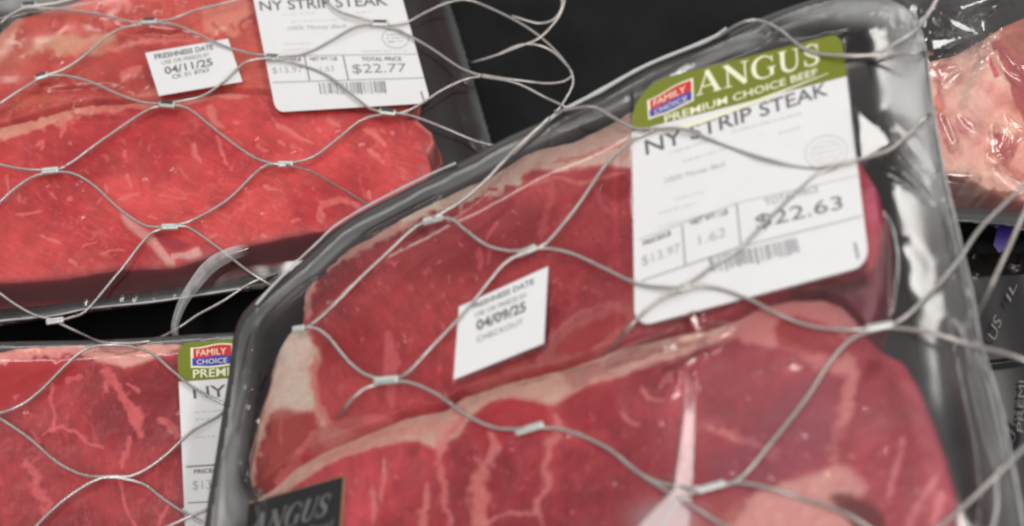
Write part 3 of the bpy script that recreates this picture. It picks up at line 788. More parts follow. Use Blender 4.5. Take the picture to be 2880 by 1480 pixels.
# ================================================================== PACKAGE D (right edge) and pouch E
D_OUT = [(2380, -180), (2800, -260), (3250, -260), (3300, 100), (3280, 560), (3100, 640), (2800, 622), (2520, 590), (2380, 480), (2350, 100)]
pkD = thing("steak_package", PD, "pale fatty meat package with shiny wrinkled film at the right edge", "steak package", "packages of strip steak in the display case")
tray(PD, D_OUT, pkD, TRAY, flange=0.005, depth=0.024)
DM = [(2560, 180), (2690, 150), (2760, 112), (2830, 68), (2960, 10), (3120, 60), (3150, 350), (3050, 560), (2900, 575), (2810, 545), (2700, 500), (2600, 470), (2540, 350)]
def colD(X, Y, sd):
    C = meat_base(X, Y, srgb(226, 165, 150), srgb(242, 192, 174), 60, 191, 0.06, 0.3, srgb(240, 195, 180))
    for q in range(16):
        a_ = 2640 + (q * 97) % 260; b_ = 170 + (q * 61) % 330
        poly_paint(C, X, Y, [(a_, b_), (a_ + 26, b_ - 8), (a_ + 34, b_ + 22), (a_ + 6, b_ + 30)], srgb(196, 104, 98), 0.45, 14, 10, q)
    poly_paint(C, X, Y, [(2770, 130), (2800, 150), (2830, 230), (2870, 330), (2960, 420), (3000, 200), (2920, 100), (2850, 80), (2810, 110)], srgb(178, 88, 88), 0.95, 7, 6, 1)
    poly_paint(C, X, Y, [(2820, 60), (2900, 40), (2960, 130), (2870, 160), (2820, 120)], srgb(176, 108, 92), 0.9, 10, 6, 2)
    stroke_paint(C, X, Y, [(2765, 130), (2775, 170), (2800, 210)], 9, 7, srgb(205, 70, 88), 0.9, .5, 4, 3)
    stroke_paint(C, X, Y, [(2770, 130), (2745, 200), (2720, 260), (2700, 300)], 16, 10, srgb(190, 155, 135), 0.8, .5, 5, 4)
    stroke_paint(C, X, Y, [(2680, 140), (2640, 200), (2640, 260), (2650, 340)], 12, 9, srgb(180, 95, 90), 0.6, .6, 6, 4)
    poly_paint(C, X, Y, [(2690, 330), (2720, 340), (2725, 370), (2700, 375)], srgb(190, 90, 88), 0.8, 6, 5, 5)
    poly_paint(C, X, Y, [(2795, 380), (2840, 385), (2855, 420), (2830, 450), (2800, 440)], srgb(182, 86, 86), 0.9, 5, 5, 6)
    stroke_paint(C, X, Y, [(2870, 380), (2820, 460), (2960, 560)], 14, 14, srgb(190, 100, 92), 0.6, .6, 6, 7)
    stroke_paint(C, X, Y, [(2680, 500), (2760, 540), (2880, 570)], 20, 18, srgb(150, 55, 48), 0.85, .5, 4, 8)
    stroke_paint(C, X, Y, [(2630, 280), (2640, 300)], 14, 10, srgb(225, 125, 95), 0.7, .6, 4, 8)
    stroke_paint(C, X, Y, [(2640, 330), (2665, 370), (2680, 420)], 14, 18, srgb(175, 92, 88), 0.7, .6, 4, 9)
    return C
sheet("steak", PD, 0.0, DM, MEAT, pkD, 0.0005, steak_height(0.0, 0.022, 0.007, 25, 0.002, floor=-0.023), colD)
ridD = [([(2640, 30), (2700, 55), (2760, 12), (2800, 18)], 7, 0.0030), ([(2740, 95), (2790, 50), (2850, 10)], 7, 0.0035), ([(2745, 75), (2758, 110)], 6, 0.003), ([(2670, 80), (2720, 110), (2760, 120)], 14, 0.004),
        ([(2600, 145), (2680, 140), (2720, 125)], 12, 0.004), ([(2810, 150), (2850, 200), (2890, 225)], 7, 0.003), ([(2660, 240), (2700, 210)], 7, 0.002), ([(2650, 495), (2700, 500), (2760, 505)], 7, 0.002), ([(2800, 450), (2835, 445), (2845, 425)], 5, 0.003), ([(2800, 350), (2800, 390)], 5, 0.003), ([(2640, 40), (2670, 70)], 5, .003), ([(2800, 480), (2860, 520), (2890, 540)], 6, .0025)]
facD = [(q, PD) for q in ([(2700, 330), (2735, 350), (2740, 372), (2712, 352)], [(2830, 330), (2870, 360), (2875, 370), (2836, 344)], [(2650, 330), (2662, 330), (2690, 400), (2680, 402)], [(2640, 62), (2690, 82), (2750, 118), (2700, 112), (2660, 92)], [(2600, 128), (2680, 130), (2715, 124), (2650, 150), (2605, 165)], [(2690, 30), (2760, 8), (2800, 12), (2750, 26), (2700, 44)], [(2738, 78), (2756, 74), (2762, 108), (2748, 104)],
        [(2860, 190), (2900, 185), (2930, 210), (2890, 226)], [(2805, 148), (2812, 145), (2850, 195), (2843, 200)], [(2656, 238), (2700, 205), (2704, 210), (2662, 244)], [(2780, 440), (2815, 436), (2838, 420), (2836, 438), (2800, 452)], [(2800, 480), (2860, 505), (2900, 530), (2850, 512)], [(2650, 492), (2755, 500), (2755, 506), (2650, 500)])]
sheet("film", PD, 0.003, [(x, y) for x, y in catmull(D_OUT, 60, True)], FILM, pkD, 0.0006, film_height(0.004, -0.0005, 0.012, 33, ridD, facets=facD, crumples= [(2700, 90, 110, 90, 0.004, 0.010, 40), (2660, 160, 60, 40, 0.003, 0.006, 10), (2850, 400, 60, 60, 0.0008, 0.008, 60)]), attrs={"milk_glare": milk_glare_fn(0.015, 0.01, 0.06, 53, [(2720, 260, 60, 260, 0.12)])})

E_OUT = [(2350, 640), (2700, 600), (3200, 600), (3350, 800), (3350, 1500), (3200, 1700), (2600, 1750), (2350, 1600)]
E_Q = catmull(E_OUT, 60, True)
def pouch_h(X, Y, sd, U, V):
    t = np.sqrt(np.clip(sd / 0.03, 0, 1))
    h = -0.03 + 0.03 * t + 0.0022 * (fbm(U / 0.04, V / 0.05, 61, 2) - 0.5) * 2
    for pts, w, a in (([(2700, 1035), (2790, 1030), (2900, 1015)], 7, 0.002), ([(2790, 1180), (2850, 1230), (2830, 1260)], 6, .002), ([(2840, 730), (2870, 745), (2890, 705)], 6, .003), ([(2745, 600), (2760, 650), (2755, 700)], 7, .003), ([(2720, 560), (2735, 620)], 6, .003), ([(2740, 760), (2752, 770)], 5, .002), ([(2770, 1400), (2850, 1450), (2840, 1500)], 12, .002)):
        d, par = line_d(X, Y, catmull(pts, 20)); h = h + a * np.exp(-(d / w) ** 2)
    return h
pouch = sheet("printed_pouch", PE, 0.0, [tuple(q) for q in E_Q], POUCH, None, 0.0009, pouch_h)
pouch.matrix_world = PE.matrix()
tag(pouch, "glossy black printed pouch with silver lettering and a purple mark, behind the front package", "pouch")
sfE = Surf(PE, 0.0035, 5, 0.0002)
p = Print(sfE)
p.text("US", [(2776, 948), (2798, 884), (2822, 896), (2800, 958)], shear=.3); p.text("IL", [(2826, 842), (2846, 790), (2862, 800), (2842, 850)], shear=.2)
p.text("PREMI", [(2860, 1212), (2866, 1070), (2882, 1072), (2878, 1218)]); p.link("lettering", DIM, pouch)
p = Print(sfE); P_ = np.array([(2905, 535), (2850, 560), (2838, 600), (2806, 640), (2794, 690), (2810, 712), (2828, 700), (2842, 664), (2870, 640), (2876, 612), (2905, 590)], float); p.add(P_[:, 0], P_[:, 1], [tuple(range(len(P_)))]); pm_ = p.link("purple_mark", PURPLE, pouch)
p = Print(sfE); p.bar((2800, 640), (2850, 600), 5, 0.0003); p.bar((2815, 628), (2846, 622), 4, 0.0003); p.bar((2850, 575), (2880, 562), 4, 0.0003); p.link("pale_strokes", simple("pale_purple_print", tuple(srgb(140, 128, 175)), 0.4), pouch)

# ================================================================== PACKAGE C (front)
C_OUT = [(568, 1480), (602, 1266), (635, 1060), (655, 920), (700, 850), (833, 739), (946, 633), (1048, 573), (1207, 492), (1330, 430), (1430, 375), (1520, 335), (1685, 257), (1817, 185), (1987, 112), (2090, 62), (2220, 10), (2380, -35), (2500, -30), (2570, 30), (2603, 140), (2625, 300), (2655, 480), (2692, 640), (2735, 830), (2757, 960), (2790, 1060), (2822, 1180), (2850, 1320), (2880, 1480), (2910, 1750), (2780, 1850), (1500, 1900), (700, 1860), (560, 1700)]
pkC = thing("steak_package", PC, "large tilted front package with the 04/09/25 date sticker and green label", "steak package", "packages of strip steak in the display case")
tray(PC, C_OUT, pkC, CLEARTRAY, flange=0.009, depth=0.026)
C2 = [(690, 1440), (700, 1395), (754, 1358), (820, 1305), (890, 1265), (1041, 1206), (1135, 1168), (1248, 1146), (1300, 1108), (1440, 1063), (1591, 1028), (1704, 985), (1800, 955), (1900, 935), (1990, 920), (2063, 895), (2140, 850), (2220, 832), (2311, 828), (2364, 847), (2402, 884), (2430, 925), (2477, 975), (2537, 1006), (2575, 1067), (2613, 1157), (2651, 1263), (2672, 1345), (2692, 1410), (2680, 1470), (2640, 1620), (2300, 1720), (1500, 1760), (800, 1700), (680, 1560)]
C1 = [(760, 1400), (700, 1370), (692, 1290), (722, 1160), (768, 1000), (805, 935), (842, 905), (852, 810), (882, 770), (910, 735), (965, 703), (1094, 628), (1165, 580), (1286, 518), (1380, 488), (1451, 430), (1534, 410), (1610, 395), (1704, 350), (1765, 312), (2000, 255), (2250, 270), (2390, 400), (2462, 520), (2482, 640), (2485, 800), (2440, 950), (2200, 1100), (1500, 1250), (900, 1400)]
DEEP = srgb(150, 38, 44); 
def colC1(X, Y, sd):
    C = meat_base(X, Y, srgb(176, 46, 54), srgb(208, 78, 82), 60, 221, 0.10, 0.35, srgb(215, 90, 95))
    k = smoothstep(1450, 2100, X)[:, None] * 0.5; C = C * (1 - k) + srgb(180, 76, 92) * k
    poly_paint(C, X, Y, [(1160, 660), (1420, 560), (1560, 600), (1400, 760), (1150, 790), (1080, 760)], srgb(146, 34, 38), 0.6, 40, 12, 1)
    FT = srgb(255, 222, 202)
    # fat cap along the upper edge, widening to the right
    stroke_paint(C, X, Y, [(860, 880), (862, 815), (885, 775), (925, 738)], 14, 14, srgb(245, 180, 165), 0.9, .4, 3, 2)
    stroke_paint(C, X, Y, [(925, 738), (1000, 696), (1090, 650), (1165, 606)], 16, 18, srgb(248, 190, 174), 0.9, .45, 3, 3)
    stroke_paint(C, X, Y, [(1160, 600), (1230, 570), (1330, 528), (1440, 490)], 24, 34, FT, 0.95, .35, 4, 4)
    poly_paint(C, X, Y, [(1380, 480), (1450, 425), (1540, 405), (1620, 388), (1780, 300), (1830, 290), (1830, 440), (1760, 470), (1690, 462), (1600, 480), (1520, 478), (1440, 500), (1380, 530)], srgb(255, 205, 188), 0.97, 7, 5, 5)
    stroke_paint(C, X, Y, [(1560, 460), (1660, 440), (1780, 400)], 7, 6, srgb(214, 128, 116), 0.7, .7, 5, 5)
    stroke_paint(C, X, Y, [(1480, 520), (1560, 500), (1640, 512), (1760, 480)], 7, 5, srgb(225, 120, 112), 0.8, .6, 5, 6)
    stroke_paint(C, X, Y, [(1545, 500), (1555, 560), (1530, 620), (1515, 680)], 12, 7, srgb(214, 98, 100), 0.75, .7, 8, 7)
    poly_paint(C, X, Y, [(1690, 505), (1760, 490), (1785, 520), (1740, 570), (1700, 545)], srgb(170, 34, 44), 0.8, 8, 6, 8)
    stroke_paint(C, X, Y, [(1670, 520), (1700, 580), (1715, 600)], 5, 8, srgb(214, 105, 112), 0.7, .7, 6, 9)
    # left fat block
    poly_paint(C, X, Y, [(740, 1160), (768, 1000), (800, 935), (845, 915), (880, 960), (895, 1000), (885, 1070), (900, 1150), (940, 1210), (990, 1215), (930, 1260), (900, 1240), (890, 1160), (800, 1170)], srgb(255, 222, 204), 0.97, 12, 7, 10)
    stroke_paint(C, X, Y, [(885, 1000), (880, 1075), (900, 1150), (935, 1210)], 10, 12, srgb(225, 135, 125), 0.8, .6, 4, 11)
    poly_paint(C, X, Y, [(745, 1170), (880, 1165), (890, 1230), (800, 1320), (720, 1400), (690, 1330)], srgb(184, 74, 64), 0.85, 12, 8, 12)
    stroke_paint(C, X, Y, [(788, 1160), (792, 1250)], 6, 4, srgb(215, 110, 100), 0.6, .7, 4, 12)
    stroke_paint(C, X, Y, [(742, 1150), (714, 1260), (700, 1350)], 20, 12, srgb(250, 200, 182), 0.9, .5, 4, 13)
    stroke_paint(C, X, Y, [(890, 1215), (840, 1270), (770, 1350)], 8, 8, srgb(225, 120, 118), 0.85, .5, 4, 14)
    poly_paint(C, X, Y, [(900, 1200), (1000, 1175), (1100, 1180), (1180, 1165), (1060, 1215), (950, 1260), (880, 1280), (860, 1260)], srgb(205, 110, 108), 0.85, 10, 6, 15)
    poly_paint(C, X, Y, [(1020, 1165), (1100, 1170), (1060, 1190), (1030, 1190)], srgb(236, 120, 125), 0.8, 8, 5, 16)
    # the pink blade of fat above the ferrule
    poly_paint(C, X, Y, [(1082, 930), (1100, 935), (1110, 980), (1122, 1010), (1115, 1060), (1104, 1140), (1095, 1135), (1078, 1070), (1082, 1000)], srgb(232, 112, 118), 0.95, 5, 4, 17)
    V = srgb(228, 105, 112)
    for pts, w, w1 in (([(1345, 700), (1350, 735), (1345, 760)], 9, 4), ([(1400, 620), (1375, 650), (1365, 680)], 5, 4), ([(1148, 800), (1160, 820)], 8, 6), ([(1190, 770), (1200, 765)], 6, 5), ([(1215, 800), (1220, 808)], 7, 6), ([(1130, 935), (1135, 945)], 8, 6), ([(1295, 780), (1300, 795)], 6, 5), ([(1148, 955), (1155, 965)], 7, 5),
                   ([(960, 1085), (960, 1120)], 6, 4), ([(1290, 680), (1300, 690)], 5, 4), ([(1235, 905), (1245, 920)], 5, 4), ([(1145, 1140), (1160, 1120), (1200, 1130)], 4, 4), ([(1370, 745), (1380, 690)], 5, 3), ([(1240, 840), (1250, 820)], 5, 5)):
        stroke_paint(C, X, Y, pts, w, w1, V, 0.75, .6, 4, int(pts[0][0]) % 29)
    # right of the small sticker, towards the fat of the front steak
    poly_paint(C, X, Y, [(1310, 1085), (1400, 1050), (1520, 1000), (1540, 960), (1600, 900), (1700, 860), (1770, 850), (1790, 930), (1600, 1010), (1400, 1080)], srgb(205, 120, 112), 0.6, 16, 10, 18)
    poly_paint(C, X, Y, [(1560, 990), (1620, 920), (1740, 880), (1760, 905), (1690, 960), (1640, 990)], srgb(188, 55, 58), 0.85, 10, 8, 19)
    stroke_paint(C, X, Y, [(1510, 1010), (1560, 930), (1640, 870), (1760, 845)], 9, 6, srgb(216, 120, 128), 0.6, .7, 6, 20)
    poly_paint(C, X, Y, [(1430, 1060), (1540, 1020), (1560, 1035), (1480, 1075)], srgb(190, 50, 55), 0.6, 8, 5, 20)
    # far right: bright pink slip beside the label, dark tones below it paint the shade between steaks
    poly_paint(C, X, Y, [(2440, 530), (2470, 520), (2475, 580), (2455, 640), (2435, 600)], srgb(208, 86, 118), 0.9, 6, 4, 21)
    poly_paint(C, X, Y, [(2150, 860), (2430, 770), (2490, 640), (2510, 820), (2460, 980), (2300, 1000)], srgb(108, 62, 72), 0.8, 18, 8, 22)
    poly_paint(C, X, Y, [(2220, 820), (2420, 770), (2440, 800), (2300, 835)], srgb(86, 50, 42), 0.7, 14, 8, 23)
    flecks(C, X, Y, [(870, 800), (1400, 560), (1780, 560), (1780, 850), (1300, 1080), (900, 1100)], 120, 70, 40, 15, srgb(246, 140, 138), (1.5, 4.0), (6, 24), .65)
    return C
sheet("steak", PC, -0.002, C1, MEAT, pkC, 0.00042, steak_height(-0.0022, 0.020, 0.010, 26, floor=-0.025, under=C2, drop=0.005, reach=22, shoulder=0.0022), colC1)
def colC2(X, Y, sd):
    C = meat_base(X, Y, srgb(172, 46, 56), srgb(222, 90, 100), 85, 251, 0.12, 0.40, srgb(205, 100, 105))
    k = smoothstep(1500, 2200, X)[:, None] * 0.45; C = C * (1 - k) + srgb(192, 88, 106) * k
    FT = srgb(248, 200, 182); FP = srgb(238, 160, 148)
    poly_paint(C, X, Y, [(690, 1470), (690, 1395), (760, 1350), (890, 1258), (1041, 1198), (1248, 1138), (1300, 1100), (1440, 1055), (1591, 1020), (1704, 975), (1900, 925), (2063, 888), (2100, 905), (2000, 965), (1893, 1008), (1780, 1048), (1667, 1082), (1610, 1105), (1560, 1140), (1500, 1130), (1440, 1118), (1380, 1127), (1320, 1180), (1270, 1240), (1222, 1262), (1173, 1240), (1079, 1255), (984, 1273), (890, 1320), (800, 1380), (740, 1450)], FT, 0.97, 6, 4, 1)
    stroke_paint(C, X, Y, [(900, 1290), (1050, 1225), (1180, 1205), (1290, 1200)], 12, 16, FP, 0.6, .7, 6, 2)
    stroke_paint(C, X, Y, [(1300, 1170), (1240, 1260), (1235, 1300)], 14, 9, srgb(246, 152, 146), 0.9, .6, 5, 3)
    stroke_paint(C, X, Y, [(1235, 1290), (1250, 1370), (1255, 1420), (1270, 1460), (1262, 1500)], 9, 6, srgb(240, 134, 134), 0.9, .6, 5, 4)
    poly_paint(C, X, Y, [(1600, 1040), (1800, 975), (1980, 940), (2080, 910), (2060, 960), (1900, 990), (1760, 1030), (1620, 1090)], srgb(190, 120, 118), 0.6, 10, 8, 5)
    stroke_paint(C, X, Y, [(1700, 1035), (1850, 985), (1990, 945)], 6, 5, srgb(150, 90, 86), 0.6, .7, 5, 6)
    stroke_paint(C, X, Y, [(1440, 1085), (1560, 1050), (1700, 1010)], 4, 4, srgb(170, 120, 95), 0.6, .7, 4, 6)
    # red islands
    poly_paint(C, X, Y, [(1350, 1170), (1420, 1125), (1500, 1120), (1545, 1160), (1510, 1220), (1440, 1230), (1380, 1260), (1340, 1230)], srgb(200, 50, 58), 0.75, 12, 8, 7)
    poly_paint(C, X, Y, [(1580, 1140), (1640, 1090), (1720, 1100), (1740, 1180), (1640, 1220), (1580, 1190)], srgb(184, 48, 60), 0.7, 20, 8, 8)
    poly_paint(C, X, Y, [(1780, 1050), (1880, 1020), (1920, 1060), (1860, 1140), (1780, 1120)], srgb(172, 50, 62), 0.7, 20, 8, 9)
    V = srgb(250, 156, 152)
    for pts, w, w1 in (([(1385, 1225), (1395, 1260), (1365, 1310), (1345, 1360), (1355, 1480)], 12, 24), ([(1560, 1170), (1575, 1210), (1545, 1250), (1532, 1320), (1545, 1370), (1520, 1400), (1508, 1440), (1530, 1480)], 12, 9),
                       ([(1085, 1290), (1080, 1350), (1075, 1420)], 5, 4), ([(1050, 1370), (1055, 1480)], 8, 5), ([(1205, 1360), (1200, 1430), (1190, 1490)], 8, 10), ([(1360, 1470), (1440, 1440), (1500, 1450)], 4, 5),
                       ([(2000, 1205), (2060, 1225), (2130, 1250), (2170, 1275)], 9, 16), ([(1740, 1160), (1760, 1180), (1800, 1195)], 5, 5), ([(1800, 1090), (1820, 1120), (1870, 1130)], 6, 5), ([(1560, 1190), (1600, 1215), (1620, 1230)], 7, 3)):
        stroke_paint(C, X, Y, pts, w, w1, V, 0.75, .6, 5, int(pts[0][0]) % 23)
    # upper right lobe: pink fat
    poly_paint(C, X, Y, [(2040, 930), (2120, 860), (2220, 826), (2330, 828), (2400, 880), (2430, 930), (2380, 950), (2300, 900), (2220, 890), (2190, 940), (2290, 990), (2380, 1010), (2400, 1060), (2300, 1030), (2200, 980), (2100, 965)], srgb(252, 158, 154), 0.95, 12, 8, 10)
    poly_paint(C, X, Y, [(2190, 900), (2260, 905), (2330, 960), (2360, 990), (2250, 990), (2180, 960)], srgb(190, 62, 66), 0.85, 12, 6, 11)
    poly_paint(C, X, Y, [(2120, 980), (2260, 1000), (2330, 1050), (2340, 1120), (2200, 1160), (2050, 1120), (2010, 1040)], srgb(200, 78, 90), 0.5, 25, 10, 12)
    # long seam of fat down the right part
    stroke_paint(C, X, Y, [(2380, 1010), (2400, 1045), (2388, 1100), (2375, 1170), (2350, 1230), (2345, 1300)], 22, 12, srgb(250, 158, 156), 0.95, .55, 5, 13)
    poly_paint(C, X, Y, [(2440, 1010), (2480, 1020), (2460, 1060), (2430, 1070)], srgb(160, 36, 44), 0.8, 12, 6, 14)
    poly_paint(C, X, Y, [(2350, 1200), (2400, 1190), (2400, 1330), (2340, 1340)], srgb(190, 78, 80), 0.6, 18, 6, 14)
    poly_paint(C, X, Y, [(2200, 1100), (2330, 1050), (2360, 1100), (2340, 1260), (2280, 1330), (2120, 1380), (2000, 1340), (2080, 1230)], srgb(176, 88, 108), 0.5, 30, 10, 15)
    # pale fat plateau low right
    poly_paint(C, X, Y, [(2120, 1390), (2240, 1350), (2330, 1320), (2380, 1310), (2440, 1370), (2400, 1400), (2350, 1400), (2400, 1450), (2440, 1490), (2200, 1560), (2050, 1520), (2020, 1480), (2080, 1420)], srgb(250, 184, 176), 0.92, 12, 8, 16)
    poly_paint(C, X, Y, [(2000, 1400), (2080, 1390), (2100, 1430), (2040, 1480), (1990, 1480)], srgb(196, 92, 88), 0.8, 12, 8, 17)
    poly_paint(C, X, Y, [(2340, 1400), (2400, 1395), (2470, 1430), (2500, 1500), (2420, 1500), (2370, 1450)], srgb(120, 40, 40), 0.85, 12, 8, 18)
    for pts, w, w1 in (([(2540, 1230), (2530, 1290), (2510, 1350), (2500, 1420)], 8, 6), ([(2640, 1330), (2600, 1390), (2570, 1450), (2550, 1500)], 8, 10), ([(2655, 1380), (2640, 1420), (2620, 1490)], 8, 10), ([(2420, 1350), (2440, 1380)], 8, 5), ([(2380, 1310), (2420, 1340)], 8, 6)):
        stroke_paint(C, X, Y, pts, w, w1, srgb(244, 150, 156), 0.8, .7, 5, int(pts[0][0]) % 19)
    flecks(C, X, Y, [(900, 1330), (1250, 1280), (1700, 1200), (2300, 1200), (2600, 1200), (2680, 1480), (900, 1480)], 150, 60, 60, 71, V, (1.5, 3.2), (5, 20), .7)
    flecks(C, X, Y, [(900, 1330), (1250, 1280), (1700, 1200), (2300, 1200), (2600, 1200), (2680, 1480), (900, 1480)], 50, 80, 30, 16, V, (2.5, 5), (10, 40), .32)
    return C
def c2_height():
    base = steak_height(0.0035, 0.014, 0.014, 27, 0.0018, floor=-0.025, shoulder=0.0040)
    def f(X, Y, sd, U, V):
        return base(X, Y, sd, U, V) - 0.003 * (1 - smoothstep(700, 950, X))
    return f
sheet("steak", PC, 0.0035, C2, MEAT, pkC, 0.00042, c2_height(), colC2)

ridC = [([(1940, 850), (1950, 890), (1960, 935)], 14, 0.003), ([(1905, 1060), (1925, 1030), (1990, 985), (2030, 970)], 7, 0.003),
        
        ([(2320, 330), (2420, 420), (2560, 500), (2640, 560)], 10, 0.0016), ([(2440, 380), (2500, 440), (2600, 520)], 9, 0.0014), ([(2350, 340), (2400, 380), (2470, 380), (2560, 330)], 22, 0.002),
        ([(2610, 180), (2625, 300), (2650, 420), (2680, 520)], 12, 0.003), ([(2650, 560), (2690, 680), (2720, 800), (2745, 900)], 12, 0.0025), ([(2670, 900), (2710, 1100), (2750, 1300), (2760, 1480)], 22, 0.003), ([(2740, 980), (2770, 1140), (2820, 1300)], 12, 0.002),
        ([(2160, 70), (2330, 30), (2470, 10), (2560, 40)], 26, 0.004), ([(1880, 190), (1960, 150), (2060, 120), (2150, 90)], 14, 0.0018), ([(1700, 285), (1800, 230), (1950, 150)], 10, 0.0015), ([(2480, 600), (2500, 720), (2495, 900)], 10, 0.0012),
        ([(1560, 340), (1700, 280), (1840, 225)], 9, 0.0014), ([(660, 1300), (700, 1370), (760, 1440)], 9, 0.0018), ([(1180, 640), (1260, 600), (1380, 520)], 8, .0008), ([(770, 1010), (730, 1130), (700, 1250)], 8, .0012), ([(650, 1200), (630, 1300), (640, 1450)], 16, .002), ([(690, 930), (670, 1050), (640, 1180)], 9, .0016), ([(610, 1280), (600, 1400), (590, 1500)], 8, .0016), ([(720, 900), (790, 830), (880, 760)], 9, .0013), ([(1000, 650), (1120, 590), (1230, 530)], 9, .0012), ([(700, 1080), (668, 1160), (672, 1240)], 10, .0015),
        ([(1700, 1030), (1900, 960), (2060, 920)], 16, 0.002), ([(2170, 1040), (2260, 1020)], 8, .001)]
cruC = [(2540, 420, 130, 110, 0.0009, 0.016, 45), (2590, 60, 60, 90, 0.003, 0.010, 80), (2700, 640, 50, 200, 0.002, 0.010, 80), (2380, 30, 200, 60, 0.0012, 0.02, 10), (1900, 1080, 60, 60, 0.0025, 0.008, 30), (700, 1150, 80, 260, 0.001, 0.015, 80)]
def milk_glareC(X, Y, sd):
    m = milk_glare_fn(0.004, 0.014, 0.08, 54, [(2600, 330, 70, 260, 0.30), (2640, 760, 60, 420, 0.10), (2450, 15, 300, 45, 0.42), (2545, 190, 60, 170, 0.40), (2060, 100, 160, 35, 0.18), (1700, 280, 200, 40, 0.05), (1880, 1460, 100, 50, 0.25), (600, 1300, 60, 420, 0.30), (760, 770, 60, 60, 0.12), (670, 1425, 60, 50, 0.14)])(X, Y, sd)  # several blobs paint glare and the rim's grey reflection into the film
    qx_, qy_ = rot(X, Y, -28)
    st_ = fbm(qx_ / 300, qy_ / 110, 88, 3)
    m = m + 0.13 * 0.15 * smoothstep(0.3, 0.75, st_) * smoothstep(1500, 2000, X) * smoothstep(780, 1000, Y) + 0.02 * smoothstep(1600, 2300, X) * smoothstep(800, 1100, Y)  # broad hazy reflection over the right steak, painted as milkiness
    m = m + np.where(pleat(X, Y) > 0.0002, 0.14, 0.0) * smoothstep(1050, 1120, Y)  # whitens the fold's face: its glare painted in as milky film
    return np.clip(m, 0, 0.85)
facC = [(q, PC) for q in ([(2404, 306), (2447, 338), (2492, 368), (2513, 395), (2480, 420), (2440, 448), (2418, 455)], [(2500, 318), (2540, 350), (2585, 372), (2640, 455), (2634, 475), (2575, 430), (2530, 385)], [(2513, 402), (2527, 398), (2622, 494), (2610, 507)], [(2560, 15), (2585, 15), (2606, 90), (2612, 150), (2590, 120), (2565, 60)], [(2520, 10), (2545, 15), (2550, 45), (2530, 50)],
        [(1936, 898), (1958, 893), (1972, 918), (1960, 940), (1944, 920)], [(1925, 1035), (1985, 988), (1996, 994), (1935, 1052)], [(1906, 1045), (1918, 1045), (1922, 1075), (1908, 1070)],
        [(2535, 660), (2548, 665), (2546, 680), (2534, 676)], [(2608, 200), (2616, 200), (2632, 340), (2622, 340)])] + glints(PC, [(900, 760), (1400, 560), (1740, 500), (1740, 860), (1280, 1120), (900, 1180)], 14, 7, (4, 8)) + glints(PC, [(1000, 1300), (2450, 980), (2600, 1300), (2400, 1450), (1000, 1460)], 22, 8, (4, 9)) + glints(PC, [(2580, 20), (2610, 60), (2700, 640), (2750, 950), (2720, 960), (2640, 560)], 22, 9, (5, 11)) + glints(PC, [(1800, 900), (2000, 860), (2050, 960), (1850, 1060)], 7, 10, (5, 11))
hC_base = film_height(0.0058, -0.0003, 0.027, 34, ridC, cruC, 0.0006)
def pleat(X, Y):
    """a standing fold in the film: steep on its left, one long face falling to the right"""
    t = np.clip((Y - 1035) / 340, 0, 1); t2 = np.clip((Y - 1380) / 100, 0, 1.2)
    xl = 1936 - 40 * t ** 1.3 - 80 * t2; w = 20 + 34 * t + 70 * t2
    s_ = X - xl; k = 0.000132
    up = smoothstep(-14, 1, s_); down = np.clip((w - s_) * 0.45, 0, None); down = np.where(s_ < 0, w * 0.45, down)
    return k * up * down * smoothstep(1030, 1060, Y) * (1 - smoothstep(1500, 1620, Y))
LC = [(1775, 243), (2366, 92), (2446, 746), (1785, 922)]
def hC(X, Y, sd, U, V):
    h = hC_base(X, Y, sd, U, V) + pleat(X, Y)
    flat = smoothstep(-8, 6, poly_sd(X, Y, LC)); fd = smoothstep(-12, 6, poly_sd(X, Y, [(1291, 863), (1542, 749), (1530, 966), (1275, 1069)]))
    k = np.maximum(flat, fd)
    return facets_on(h * (1 - k) + 0.0050 * k, X, Y, U, V, facC)
sheet("film", PC, 0.0058, [(x, y) for x, y in catmull(C_OUT, 60, True)], FILM, pkC, 0.00060, hC, attrs={"milk_glare": milk_glareC})
lip(PC, [(720, 858), (760, 812), (833, 738), (890, 685), (946, 633), (1048, 572), (1207, 492), (1282, 459)], 0.0008, 0.00055, EDGE, pkC)
lip(PC, [(1440, 434), (1500, 380), (1565, 322), (1685, 258), (1817, 185), (1987, 115), (2044, 82)], 0.0008, 0.0009, EDGE, pkC)
lip(PC, [(2570, 30), (2603, 140), (2625, 300), (2655, 480), (2692, 640), (2735, 830), (2757, 960), (2788, 1060), (2822, 1180), (2850, 1320), (2882, 1490)], 0.0005, 0.0004, EDGE, pkC)

sfC = Surf(PC, 0.0060, 4, 0.00035)
labC = paper("label", sfC, LC, (0.17, .06, .07, .07), PAPER, pkC)
header(sfC, LC, (0.17, .06, 0, 0), labC, 0.205)
logo(sfC, [(1824, 280), (1944, 222), (1946, 284), (1828, 334)], labC)
p = Print(sfC); p.serif("ANGUS", [(1954, 206), (2306, 119), (2310, 178), (1958, 270)], 5.3)
p.text("PREMIUM CHOICE BEEF", [(1868, 325), (2298, 191), (2300, 211), (1870, 347)], bold=.012)
